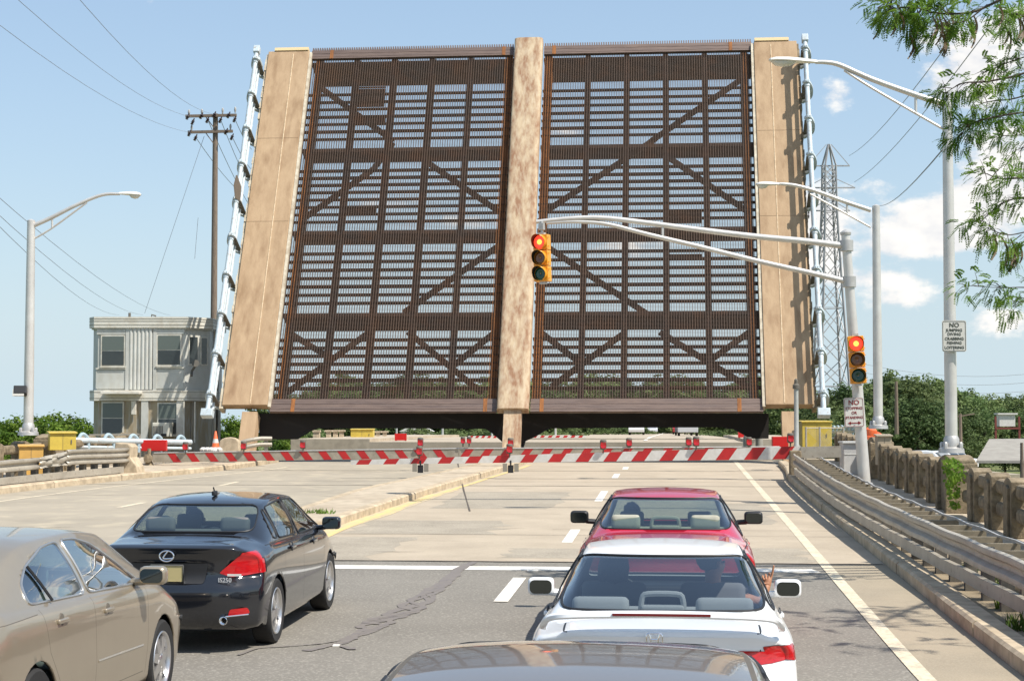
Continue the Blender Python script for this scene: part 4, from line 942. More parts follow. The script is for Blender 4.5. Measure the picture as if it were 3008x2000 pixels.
hbox(417, 437, 1146, 1300, HD-.08, HD+.02, M_HW, 'pilaster'); hbox(520, 544, 1178, 1300, HD-.06, HD+.02, M_HC, 'pilaster')
ac = hbox(461, 510, 1241, 1282, HD-.75, HD-.02, mat('air conditioner cream', (.58, .55, .46), .5), 'air_conditioner', bevel=.02)
for i in range(7): hbox(464+i*4.2, 466+i*4.2, 1250, 1277, HD-.765, HD-.75, M_POST, 'grille_slat', ac)
hbox(487, 503, 1273, 1281, HD-.765, HD-.75, M_DKPL, 'control_panel', ac)
b = MB(); P = Vector((HX(566), HD-.25, HZ(1105)))-ho; b.tube([P, P+Vector((0, .1, .2)), P+Vector((.2, -.05, .45))], .05, 8); b.lathe([(.14, 0), (.05, .18), (.04, .25)], P+Vector((.18, -.15, .47)), 12, Matrix.Rotation(-PI/2-.3, 3, 'X')); b.build('siren', M_POST, hs, smooth=True)
for px in (545, 577): hbox(px-2, px+2, 1180, 1300, HD-.3, HD-.24, M_HC, 'ladder_rail')
for px in (562, 569): hbox(px-1, px+1, 1182, 1290, HD-.03, HD-.02, M_POST, 'window_bar')
b = MB(); b.tube([(HX(361)-ho.x, HD+1-ho.y, zt-ho.z), (HX(361)-ho.x, HD+1-ho.y, zt-ho.z+.22)], .05, 8); b.tube([(HX(427)-ho.x, HD+1-ho.y, zt-ho.z), (HX(427)-ho.x, HD+1-ho.y, zt-ho.z+.15), (HX(440)-ho.x, HD+1-ho.y, zt-ho.z+.1)], .03, 8); b.build('roof_vent', M_POST, hs)
# grey rectangular frame railing before the house
t = thing('frame_railing', 'grey rectangular frame railing in front of the bridge house windows', 'railing', W(340, 1350, 56))
o = t.location; b = MB()
for a, c in (((262, 1350), (262, 1277)), ((262, 1277), (411, 1275)), ((411, 1275), (411, 1345)), ((268, 1288), (406, 1287)), ((305, 1300), (305, 1345))):
    b.bar(W(*a, 56)-o, W(*c, 56)-o, .05, .05, up=(0, 1, 0))
b.build('frame', M_GUARD, t)

# ================================================================ UTILITY POLE AND WIRES
UD = 100
P0 = W(624, 1420, UD); P0.z = -4; P1 = W(622, 335, UD)
t = thing('utility_pole', 'timber utility pole with two crossarms and dark insulators rising behind the bridge house', 'utility pole', P0); o = P0
b = MB(); P1 = Vector((P0.x, P0.y, P1.z)); b.lathe([(.24, 0), (.15, P1.z-P0.z)], (0, 0, 0), 12); b.build('pole', M_WOOD, t, smooth=True)
for (xa, xb, py, dy) in ((545, 695, 342, .2), (552, 684, 389, .2)):
    b = MB(); A = W(xa, py, UD-.2)-o; B_ = W(xb, py-3, UD-.2)-o; b.bar(A, B_, .14, .16); b.build('crossarm', M_WOOD, t)
    b = MB(); b.bar(A*.62+B_*.38, Vector((0, -.1, (A.z+B_.z)/2-.8)), .04, .05); b.bar(A*.38+B_*.62, Vector((0, -.1, (A.z+B_.z)/2-.8)), .04, .05); b.build('arm_brace', M_WOOD, t)
MI = mat('dark insulator glaze', (.035, .02, .015), .25, coat=.5); MI2 = mat('pale arrester', (.35, .33, .3), .4)
for px, py, up in [(555, 335, 1), (593, 333, 1), (654, 330, 1), (691, 327, 1), (563, 380, 1), (677, 377, 1)]:
    b = MB(); q = W(px, py, UD-.2)-o; b.lathe([(.04, -.1), (.05, 0), (.07, .05), (.06, .18), (.03, .25)], q, 8); b.build('arrester', MI2, t, smooth=True)
for px, py in [(567, 357), (610, 352), (648, 352), (690, 350), (575, 404), (682, 402), (552, 342), (592, 340), (630, 337), (672, 338), (557, 391), (665, 386)]:
    b = MB(); q = W(px, py, UD-.35)-o; R3 = Matrix.Rotation(.4, 3, 'Y'); b.lathe([(.03, -.22), (.11, -.18), (.05, -.12), (.12, -.08), (.05, -.02), (.12, .02), (.05, .08), (.03, .2)], q, 8, R3); b.build('insulator', MI, t, smooth=True)
M_WIRE = mat('power line', (.22, .24, .26), .6)
def wire(label, a, c, sag=0, r=.02, grp='power lines against the sky'):
    a = W(*a); c = W(*c); b = MB(); pts = []
    for i in range(13): f = i/12; p = a+(c-a)*f; p.z -= sag*4*f*(1-f); pts.append(p-a)
    b.tube(pts, r, 5); o = b.build('power_line', M_WIRE, None); o.location = a; tag(o, label, 'power line', grp)
gl_ = 'thin power line crossing the sky left of the drawbridge'
for a, c in [((0, 543, 70), (500, 926, 130)), ((-5, 590, 70), (420, 925, 130)), ((-5, 622, 70), (350, 925, 130)), ((86, -20, 60), (565, 345, 99)), ((260, -20, 60), (622, 335, 99)), ((5, 30, 60), (560, 390, 99))]:
    a = tuple(p+(p-q)*.6 for p, q in zip(a, c)) if c[2] > 50 else a
    wire(gl_, a, c, .8, r=.009)
for a, c in [((575, 404, UD), (700, 560, 140)), ((610, 352, UD), (730, 600, 140)), ((648, 352, UD), (740, 560, 140)), ((690, 350, UD), (740, 440, 140)), ((682, 402, UD), (740, 500, 140))]:
    wire('power line running from the timber pole behind the leaf', a, c, .2, r=.02, grp='lines from the timber pole')
wire('guy wire slanting down left from the timber pole', (600, 400, UD), (425, 920, UD), 0, .014, grp=None); wire('guy wire slanting steeply from the pole to the house roof', (582, 640, UD+2), (572, 760, UD+2), 0, .014, grp=None)
for a, c in [((2494, 458, 250), (2830, 65, 90)), ((2510, 535, 250), (2900, 90, 90)), ((2570, 600, 250), (2790, 415, 60))]:
    wire('thin power line climbing right from the lattice tower', a, c, 1.0, r=.03, grp='power lines right of the tower')
for py in (1070, 1095, 1120):
    wire('faint far power line above the treeline', (2500, py-10, 400), (3050, py+25, 400), 2, r=.05, grp='far power lines above the trees')

# ================================================================ LATTICE TOWER
TD = 250; T0 = W(2441, 1150, TD); T0.z = -4
tw = thing('lattice_tower', 'grey lattice transmission tower with three crossarms right of the drawbridge', 'transmission tower', T0)
k = TD/FPX
def TZ(py): return CAM_H+(1240-py)*k+4
levels = [(1380, 56), (1135, 42), (1060, 38.5), (985, 35), (905, 31), (835, 27.5), (775, 25), (715, 22), (665, 20), (620, 18), (585, 17.5), (550, 17), (515, 16.5), (483, 16), (420, 1.5)]
b = MB(); R4 = Matrix.Rotation(.12, 3, 'Z')
def cor(i, py, hw): 
    z = TZ(py); return R4 @ Vector((hw*k*(1 if i in (0, 1) else -1), hw*k*(1 if i in (0, 3) else -1), 0)) + Vector((0, 0, z))
b = MB()
for i in range(4):
    for a, c in zip(levels, levels[1:]): b.bar(cor(i, *a), cor(i, *c), .26 if a[0] > 600 else .2, .26 if a[0] > 600 else .2)
M_TW = mat('tower steel', (.40, .39, .38), .5, metal=.2, col2=(.30, .29, .28), nscale=.4)
b.build('leg', M_TW, tw)
b = MB()
for n_, (a, c) in enumerate(zip(levels[:-1], levels[1:-1])):
    for i in range(4):
        j = (i+1) % 4; b.bar(cor(i, *a), cor(j, *c), .11, .11); b.bar(cor(j, *a), cor(i, *c), .11, .11)
        if n_ % 3 == 1 or a[0] < 660: b.bar(cor(i, *a), cor(j, *a), .11, .11)
b.build('lattice_bracing', M_TW, tw)
for py, xl, xr, up in ((484, 2380, 2502, 420), (549, 2371, 2518, 516), (617, 2380, 2502, 585)):
    b = MB(); L_ = Vector(((xl-2441)*k, 0, TZ(py))); Rr = Vector(((xr-2441)*k, 0, TZ(py))); b.bar(L_, Rr, .18, .18)
    for e in (L_, Rr):
        b.bar(e, Vector((.35*(1 if e.x > 0 else -1), 0, TZ(up))), .09, .09)
    b.build('crossarm', M_TW, tw)
    b = MB()
    for e in (L_,): b.lathe([(.05, 0), (.13, -.3), (.05, -.5), (.13, -.8), (.05, -1.2)], e, 6)
    b.build('insulator_string', MI, tw)

# ================================================================ TREES
random.seed(21)
LEAF_A = leafmat('hazed forest leaf', (.075, .12, .04), (.18, .225, .085), .12, .35)  # distance haze mixed into the leaf colour, lighter and bluer
LEAF_B = leafmat('sumac leaf', (.055, .11, .012), (.17, .24, .035), .9, .4)
LEAF_C = leafmat('locust leaf', (.07, .15, .018), (.17, .27, .04), 1.5, .5)
M_BARK = mat('tree bark', (.085, .065, .045), .9, col2=(.05, .038, .026), nscale=8)
def rnd_unit():
    while True:
        v = Vector((random.uniform(-1, 1), random.uniform(-1, 1), random.uniform(-1, 1)))
        if .05 < v.length < 1: return v.normalized()
def crown_mesh(name, m, H, Rr, nclump, per, ls, z0=.25):
    """leaf-sized faces in many small clumps spread through an uneven crown"""
    b = MB(); cl = []
    for c in range(nclump):
        u = rnd_unit(); rr = random.uniform(.35, 1)**.6
        zz = z0*H + (H*(1-z0))*(.5+.5*u.z*rr); wz = (zz/H-z0)/(1-z0); prof = math.sqrt(max(.03, 1-(2*wz-.85)**2/1.6))
        cl.append((Vector((u.x*rr*Rr*prof, u.y*rr*Rr*prof, zz)), random.uniform(.10, .24)*Rr*1.2))
    for p, r in cl:
        for q in range(per):
            d = rnd_unit(); c = p + Vector((d.x*r, d.y*r, d.z*r*.7))*random.uniform(.35, 1)
            nrm = (d+rnd_unit()*.7+Vector((0, 0, .4))).normalized(); x = nrm.orthogonal().normalized(); x.rotate(Matrix.Rotation(random.uniform(0, 6.3), 3, nrm)); y = nrm.cross(x); s = ls*random.uniform(.6, 1.3)
            b.add([c-x*s*.5, c+y*s*.32, c+x*s*.55, c-y*s*.32], [(0, 1, 2, 3)])
    return b.mesh(name, m)
def trunk_mesh(H, r):
    b = MB(); b.tube([(0, 0, 0), (.1*r, 0, H*.25), (-.3*r, .2*r, H*.55), (0, 0, H*.85)], [r, r*.75, r*.45, r*.1], 8)
    for i in range(7):
        a = i*2.4; z = H*(.22+.08*i); b.tube([(0, 0, z), (math.cos(a)*H*.1, math.sin(a)*H*.1, z+H*.08), (math.cos(a)*H*.2, math.sin(a)*H*.2, z+H*.2)], [r*.4, r*.25, r*.06], 6)
    return b.mesh('trunk', M_BARK, True)
protos = []
for v in range(4):
    H = 11.0; protos.append((crown_mesh('crown', LEAF_A, H, 4.0+.6*(v % 2), 170, 46, .38, .10), trunk_mesh(H, .22)))
def tree(px, ytop, d, label, var=0, grp=None, zb=-4, name='tree', wide=1.0):
    top = W(px, ytop, d); h = top.z-zb; s = h/11.0
    t = thing(name, label, 'tree', (top.x, top.y, zb), (0, 0, random.uniform(0, 6.3)), grp)
    c = link('crown', protos[var % 4][0], t); c.scale = (s*wide, s*wide, s); u = link('trunk', protos[var % 4][1], t); u.scale = (s, s, s)
    return t
gr1 = 'leafy trees on the wooded ridge to the right'; gr2 = 'leafy trees on the wooded ridge seen through the grating'; gr3 = 'low trees across the creek seen under the leaf'
ridge = [(2395, 1150, 290), (2420, 1165, 250), (2455, 1150, 230), (2480, 1128, 215), (2510, 1140, 260), (2545, 1135, 225), (2575, 1120, 240), (2600, 1100, 235), (2625, 1092, 225), (2655, 1100, 210), (2690, 1110, 215), (2725, 1104, 225),
         (2760, 1118, 235), (2800, 1135, 225), (2840, 1142, 250), (2875, 1158, 240), (2905, 1160, 265), (2940, 1165, 280), (2970, 1158, 270), (3000, 1160, 250), (3040, 1155, 260), (2560, 1175, 190), (2640, 1160, 185), (2700, 1170, 180), (2760, 1180, 185),
         (2830, 1190, 190), (2890, 1205, 200), (2950, 1200, 205), (3010, 1205, 200), (2440, 1205, 200), (2500, 1195, 185), (3080, 1190, 220)]
for i, (px, py, d) in enumerate(ridge): tree(px, py, d, 'dense green tree on the wooded ridge beyond the right balustrade', i, gr1, wide=1.15)
for i in range(30):
    px = 800+i*52; py = 1108+18*math.sin(i*1.3)+(30 if px < 1000 else 0)+(12 if 1950 < px < 2200 else 0); tree(px, py, 300+25*math.sin(i*2.1), 'dark green tree on the far ridge behind the steel grating', i, gr2, zb=-3, wide=1.35)
for i, (px, py, d) in enumerate([(850, 1268, 150), (905, 1250, 155), (1330, 1262, 175), (1400, 1258, 180), (1440, 1266, 160), (1620, 1258, 190), (1680, 1250, 200), (1760, 1252, 210), (1830, 1245, 230), (1880, 1248, 250), (1300, 1262, 180), (1230, 1250, 200),
                                 (2150, 1256, 150), (2100, 1262, 170), (1700, 1264, 160), (1590, 1272, 140), (2060, 1252, 220)]):
    tree(px, py, d, 'bright low tree across the creek under the drawbridge leaf', i, gr3, wide=1.5)
# left bushes by the lamp
lp_c = crown_mesh('crown', LEAF_B, 4.2, 1.9, 120, 30, .20, .02); lp_t = trunk_mesh(3.2, .08)
def bush(px, ytop, d, label, grp=None, zb=-1.0, nm='bush', w=1.0):
    top = W(px, ytop, d); s = (top.z-zb)/4.2; t = thing(nm, label, 'bush', (top.x, top.y, zb), (0, 0, random.uniform(0, 6)), grp)
    c = link('crown', lp_c, t); c.scale = (s*w, s*w, s); u = link('trunk', lp_t, t); u.scale = (s, s, s)
for px, py, d, w in [(-15, 1235, 78, 1.2), (40, 1226, 76, 1.1), (90, 1221, 80, 1.1), (140, 1232, 75, 1.1), (165, 1216, 79, 1.1), (215, 1224, 77, 1.15), (245, 1240, 74, .9), (10, 1262, 66, .9), (120, 1250, 70, .9)]:
    bush(px, py, d, 'bright yellow green sumac bush behind the left balustrade', 'sumac bushes behind the left balustrade', w=w)
for px, py, d, w in [(675, 1225, 90, .95), (700, 1232, 92, .95), (722, 1245, 94, .8)]:
    bush(px, py, d, 'leafy bush between the bridge house and the left strut', 'bushes between house and drawbridge', w=w)
for px, py, d, w in [(860, 1275, 110, 1), (890, 1282, 112, 1), (830, 1290, 108, 1)]:
    bush(px, py, d, 'bright bush below the left end of the girder', 'bushes below the leaf girder', zb=-2, w=w)
# marsh reeds beyond the right balustrade
b = MB(); random.seed(9)
for i in range(9000):
    x = random.uniform(14, 110); y = random.uniform(92, 178)
    h = random.uniform(.7, 1.6); a = random.uniform(0, PI); wx = .10*math.cos(a); wy = .10*math.sin(a); lx = random.uniform(-.2, .2)
    b.add([(x-wx, y-wy, -4), (x+wx, y+wy, -4), (x+lx, y, -4+h)], [(0, 1, 2)])
tag(b.build('marsh_reeds', leafmat('reed blades', (.10, .13, .03), (.18, .20, .07), .05, .3)), 'pale green marsh reeds below the wooded ridge', 'reeds', kind='stuff')

# ================================================================ FAR OBJECTS
def simple_car(name, label, P, yaw, col, L=4.4, Wd=1.75, H=1.42, grp=None):
    t = thing(name, label, 'car', P, (0, 0, yaw), grp)
    prof = [(-.5, .22), (-.5, .55), (-.47, .62), (-.36, .66), (-.24, .97), (-.12, 1.0), (.08, .98), (.22, .68), (.44, .58), (.5, .45), (.5, .22)]
    b = MB(); vs = []
    for sx_ in (-1, 1):
        for (y, z) in prof: vs.append((sx_*Wd/2*(.80 if z > .7 else 1), y*L, z*H))
    n = len(prof); b.add(vs, [tuple(range(n)), tuple(range(n, 2*n))[::-1]] + [(i, (i+1) % n, n+(i+1) % n, n+i) for i in range(n)])
    b.build('body', mat('far car paint %.2f %.2f %.2f' % col, col, .3, coat=.6), t, bevel=.05)
    b = MB()
    for sx_ in (-1, 1):
        b.add([(sx_*Wd*.41, -.30*L, .70*H), (sx_*Wd*.41, .16*L, .70*H), (sx_*Wd*.405, .07*L, .93*H), (sx_*Wd*.405, -.22*L, .93*H)], [(0, 1, 2, 3)])
    b.add([(-Wd*.36, -.362*L, .68*H), (Wd*.36, -.362*L, .68*H), (Wd*.34, -.252*L, .94*H), (-Wd*.34, -.252*L, .94*H)], [(0, 1, 2, 3)])
    b.add([(-Wd*.36, .215*L, .70*H), (Wd*.36, .215*L, .70*H), (Wd*.34, .102*L, .95*H), (-Wd*.34, .102*L, .95*H)], [(0, 1, 2, 3)])
    b.build('windows', M_PANE, t)
    for sx_ in (-1, 1):
        for yy in (-.3, .3): b = MB(); b.lathe([(.02, -.1), (.31, -.1), (.31, .1), (.02, .1)], (sx_*(Wd/2-.1), yy*L, .31), 14, Matrix.Rotation(PI/2, 3, 'Y')); b.build('wheel', M_RUBBER, t)
    return t
for s, t_, col, yw in [(150, 1.4, (.5, .5, .5), 0), (172, -1.8+3, (.08, .08, .09), 0), (196, -4, (.55, .53, .5), 0), (230, 1, (.3, .02, .02), 0), (262, -3, (.5, .5, .52), 0)]:
    simple_car('far_car', 'tiny car waiting on the road beyond the channel', RZ(s, t_, 0), -AZ+PI*(t_ < -2), col, grp='cars beyond the channel')
for px, d, z in [(2712, 118, 0), (2735, 120, 0), (2752, 118, 0), (2690, 121, 0), (2772, 119, 0)]:
    p = W(px, 1318, d); simple_car('far_car', 'white car parked in the lot below the right balustrade', (p.x, p.y, -1.1), .9, (.62, .62, .60), grp='cars in the lot below the balustrade')
b = MB(); a = W(2660, 1330, 112); c = W(2810, 1330, 126); b.box(((a.x+c.x)/2, 119, -2.6), (9, 12, 2.9)); tag(b.build('parking_lot', M_ROADL), kind='structure')
# grey roofed shed at the right edge
sd = thing('shed', 'grey shingled shed with a big sloping roof at the right edge below the balustrade', 'shed', (W(2960, 1360, 80).x, 82, -4)); o = sd.location
b = MB(); q = [W(2906, 1296, 84), W(3120, 1294, 84), W(3120, 1360, 77), W(2868, 1360, 77)]; b.prism([p-o for p in q], (0, 0, 0), (0, 0, .12)); b.build('roof', mat('grey shingles', (.30, .28, .24), .9, col2=(.24, .22, .19), nscale=2, bump=.4, bscale=12), sd)
b = MB(); q = [W(2872, 1360, 77.4), W(3110, 1360, 77.4)]; b.box(((q[0].x+q[1].x)/2-o.x, 80.5-o.y, 1.75), (q[1].x-q[0].x, 6.2, 3.5)); b.build('wall', mat('grey siding', (.27, .25, .23), .8, col2=(.22, .2, .18), nscale=1, stretch=(.3, .3, 12)), sd)
t = thing('red_dock_hut', 'small dark red and white hut on stilts before the far trees at right', 'hut', W(2960, 1300, 130)); b = MB()
for x in (-.9, .9): b.box((x, 0, 1.0), (.14, .14, 2.0))
b.box((0, 0, 1.1), (1.9, .2, .15)); b.build('frame', mat('dark red timber', (.16, .04, .03), .8), t)
b = MB(); b.box((0, .4, 1.7), (1.2, .8, .9)); b.box((0, .4, 2.2), (1.5, 1.1, .12)); b.build('cabin', M_WHITE, t)
for px, py0, py1, d in ((3003, 1300, 1420, 70), (2634, 1120, 1275, 170), (2822, 1215, 1330, 120)):
    p = W(px, py1, d); b = MB(); H = W(px, py0, d).z-p.z; b.lathe([(.13*d/100, 0), (.09*d/100, H)], (0, 0, 0), 8); 
    if d == 120: b.bar((-.2, 0, H-.2), (1.0, 0, H), .1, .08)
    o = b.build('timber_post', M_WOOD); o.location = p; tag(o, {70: 'dark post at the right edge in front of the shed', 170: 'thin timber pole standing before the ridge trees', 120: 'timber pole with a short arm behind the tall lamp'}[d], 'post')
# far side balustrade, gates, poles
def far_box(name, label, cat, pts, m, grp=None, d=None):
    pass
for px in (930, 965, 985, 1003, 1060, 1085, 1110, 1130):
    p = W(px, 1322, 92+(px-930)*.05); h = W(px, 1263 if px < 1010 else 1268, 92).z-p.z
    b = MB(); b.box((0, 0, h/2), (.34 if px < 960 else .22, .5, h)); b.box((0, 0, h*.95), (.4, .6, .1)); o = b.build('far_post', M_CURB); o.location = p; tag(o, 'pale concrete balustrade post across the channel under the leaf', 'post', 'balustrade posts across the channel')
cabinet('yellow_cabinet', 'distant yellow cabinet across the channel below the left girder', 1030, 1096, 1262, 1292, 95, M_YBOX, depth=1)
for (xa, xb, py, d, lab) in ((1200, 1476, 1297, 97, 'far grey barrier beam across the channel left of the median strut'), (1540, 2160, 1294, 96, 'far grey barrier beam across the channel right of the median strut')):
    t = thing('far_barrier', lab, 'barrier', W(xa, py, d)); o = t.location; b = MB(); b.bar(Vector((0, 0, 0)), W(xb, py+2, d)-o, .2, .30); b.build('beam', M_GUARD, t)
    b = MB(); b.bar(Vector((0, 0, -.45)), W(xb, py+2, d)-o+Vector((0, 0, -.45)), .12, .1); b.build('lower_rail', M_GUARD, t)
for (xa, xb, py, d, lab) in ((1375, 1500, 1283, 106, 'far small striped boom left of the median strut'), (1560, 1720, 1282, 106, 'far small striped boom right of the median strut')):
    t = thing('far_gate', lab, 'barrier gate', W(xa, py, d)); boom(t, 'boom', W(xa, py, d), W(xb, py, d), .14, .14, 7, 1, start=.02)
for px, py0, py1, d in ((1177, 1273, 1318, 90), (2186, 1264, 1300, 88)):
    p = W(px, py1, d); t = thing('far_gate', 'red counterweight box of the far %s gate' % ('left' if px < 1500 else 'right'), 'barrier gate', p); z = W(px, py0, d).z-p.z
    b = MB(); b.box((0, 0, z-.18), (.62, .2, .36)); b.build('red_counterweight', mat('red painted steel', (.50, .012, .01), .4), t)
    b = MB(); b.box((-.25, .05, z/2-.1), (.08, .1, z)); b.box((.25, .05, z/2-.1), (.08, .1, z)); b.build('stand', M_GUARD, t)
P = W(2208, 1316, 74); t = thing('curved_pipe', 'grey pipe elbow beside the right hinge strut', 'pipe', P)
b = MB(); b.tube(smooth_path([(-.2, 0, .0), (-.2, 0, .45), (.05, 0, .68), (.3, 0, .5), (.32, 0, 0)], 4), .16, 10); b.build('elbow', M_GUARD, t, smooth=True)
for px, d in ((1445, 150), (1632, 150), (1560, 190), (1300, 140), (1165, 150)):
    p = W(px, 1300, d); b = MB(); b.lathe([(.1, 0), (.07, 2.6)], (0, 0, 0), 8); o = b.build('far_pole', M_ALU); o.location = p; tag(o, 'thin pale pole far across the channel under the leaf', 'pole', 'pale poles across the channel')
t = thing('far_building', 'small white gabled building far across the channel under the leaf', 'building', W(1225, 1285, 220)); b = MB(); b.box((0, 0, 0), (4, 4, 1.6)); b.prism([Vector((-2.2, -2.1, .8)), Vector((2.2, -2.1, .8)), Vector((0, -2.1, 1.9))], (0, 0, 0), (0, 4.2, 0)); b.build('wall', M_WHITE, t)
# ================================================================ CARS
def inpoly(x, y, P):
    c = False; n = len(P); j = n-1
    for i in range(n):
        if (P[i][1] > y) != (P[j][1] > y) and x < (P[j][0]-P[i][0])*(y-P[i][1])/(P[j][1]-P[i][1])+P[i][0]: c = not c
        j = i
    return c
def rpoly(P, r, n=4):
    out = []; k = len(P)
    for i in range(k):
        a, b_, c = Vector(P[i-1]), Vector(P[i]), Vector(P[(i+1) % k]); u = (a-b_); v = (c-b_); q = min(r, u.length*.45, v.length*.45); p0 = b_+u.normalized()*q; p1 = b_+v.normalized()*q
        for t in range(n+1): f = t/n; out.append(tuple(p0*(1-f)**2+b_*2*f*(1-f)+p1*f*f))
    return out
def cut(bm, poly, ax, flt):
    i, j = ax; n = len(poly)
    for k in range(n):
        p, q = poly[k], poly[(k+1) % n]; e = .012
        x0, x1 = min(p[0], q[0])-e, max(p[0], q[0])+e; y0, y1 = min(p[1], q[1])-e, max(p[1], q[1])+e
        fs = []
        for f in bm.faces:
            vs = f.verts; a = [v.co[i] for v in vs]; b_ = [v.co[j] for v in vs]
            if max(a) < x0 or min(a) > x1 or max(b_) < y0 or min(b_) > y1: continue
            if flt(f.calc_center_median(), f.normal): fs.append(f)
        if not fs: continue
        g = set(fs)
        for f in fs: g.update(f.edges); g.update(f.verts)
        co = [0, 0, 0]; co[i], co[j] = p; no = [0, 0, 0]; no[i], no[j] = (q[1]-p[1]), -(q[0]-p[0])
        if Vector(no).length < 1e-7: continue
        bmesh.ops.bisect_plane(bm, geom=list(g), dist=1e-5, plane_co=co, plane_no=Vector(no).normalized())
    bm.normal_update(); out = []
    for f in bm.faces:
        c = f.calc_center_median()
        if inpoly(c[i], c[j], poly) and flt(c, f.normal): out.append(f)
    return out
def seam(a, c, wd=.006):
    d = Vector((c[0]-a[0], c[1]-a[1])).normalized()*wd/2; return [(a[0]-d.y, a[1]+d.x), (a[0]+d.y, a[1]-d.x), (c[0]+d.y, c[1]-d.x), (c[0]-d.y, c[1]+d.x)]
GL_CLEAR = glassmat('car glass', (.62, .70, .66), refl=1.35); GL_DARK = glassmat('tinted car glass', (.62, .66, .68), refl=1.5); GL_GREEN = glassmat('green side glass', (.36, .46, .43), refl=2.4)
M_LENSR = mat('red tail lens', (.50, .008, .010), .12, coat=.8, col2=(.36, .005, .008), nscale=14, stretch=(1, 1, 4))
M_LENSO = mat('orange red lens', (.75, .10, .02), .12, coat=.8)
M_MIRROR = mat('mirror glass', (.10, .11, .105), .05, metal=1)  # base colour darkened to stand in for dark trees reflected in it
M_SHADOW = mat('black interior lining', (.02, .02, .02), .9)

def rounded_box(b, c, d, r=.04, R=None, n=3):
    bm = bmesh.new(); bmesh.ops.create_cube(bm, size=1); bmesh.ops.scale(bm, vec=d, verts=bm.verts)
    bmesh.ops.bevel(bm, geom=bm.edges[:], offset=r, segments=n, affect='EDGES', profile=.6)
    c = Vector(c); vs = [((R @ v.co) if R else v.co)+c for v in bm.verts]; bm.verts.index_update(); b.add(vs, [tuple(v.index for v in f.verts) for f in bm.faces]); bm.free()

def wheel(parent, x, y, r, wd, nsp, side, style=0):
    M = Matrix.Rotation(PI/2, 3, 'Y') if side > 0 else Matrix.Rotation(-PI/2, 3, 'Y')
    rr = r*.70
    b = MB(); h = wd/2
    b.lathe([(rr, -h*.8), (r*.93, -h*.95), (r*.985, -h*.8), (r, -h*.5), (r*1.0, h*.5), (r*.985, h*.8), (r*.93, h*.97), (rr*1.04, h*.9), (rr, h*.7)], (0, 0, 0), 36, M, cap=False)
    o = b.build('wheel', M_RUBBER, parent, smooth=True); o.location = (x, y, r)
    b = MB(); b.lathe([(rr*1.03, h*.86), (rr*1.0, h*.94), (rr*.95, h*.90), (rr*.90, h*.55), (rr*.88, -h*.5)], (0, 0, 0), 36, M, cap=False)
    for k in range(nsp):
        a = 2*PI*k/nsp
        for q in ((-.07, .07) if style else (0,)):
            w0, w1 = ((.034, .026) if style else (.045, .030)); a1 = a+q*1.7
            p0 = Vector((math.cos(a+q)*rr*.18, math.sin(a+q)*rr*.18, h*.86)); p1 = Vector((math.cos(a1)*rr*.97, math.sin(a1)*rr*.97, h*.72)); d = (p1-p0).normalized(); sd = Vector((-d.y, d.x, 0)).normalized()
            vs = [p0+sd*w0, p0-sd*w0, p1-sd*w1, p1+sd*w1]; vs += [v-Vector((0, 0, .03)) for v in vs]; b.add([M @ v for v in vs], [(0, 1, 2, 3), (7, 6, 5, 4), (0, 4, 5, 1), (1, 5, 6, 2), (2, 6, 7, 3), (3, 7, 4, 0)])
    b.lathe([(.01, h*.95), (rr*.16, h*.93), (rr*.24, h*.86), (rr*.24, h*.6)], (0, 0, 0), 16, M)
    b.build('rim', M_ALLOY, o, smooth=True)
    b = MB(); b.lathe([(.01, h*.25), (rr*.86, h*.25), (rr*.9, 0)], (0, 0, 0), 24, M, cap=False); b.build('brake_disc', M_DKPL, o, smooth=True)
    return o

def seat(parent, x, y, z, m, head=True, front=True, wd=.50):
    t = link('seat', None, parent) if False else None
    b = MB(); R_ = Matrix.Rotation(-.25, 3, 'X')
    rounded_box(b, (x, y+.05, z+.08), (wd, .50, .16), .05); rounded_box(b, (x, y-.25, z+.42), (wd, .16, .62), .06, R_)
    o = b.build('seat', m, parent, smooth=True)
    if head:
        b = MB(); rounded_box(b, (x, y-.36, z+.80), (.27, .10, .19), .045, R_)
        for s_ in (-.06, .06): b.tube([(x+s_, y-.33, z+.66), (x+s_, y-.355, z+.74)], .008, 6)
        b.build('headrest', m, o, smooth=True)
    return o

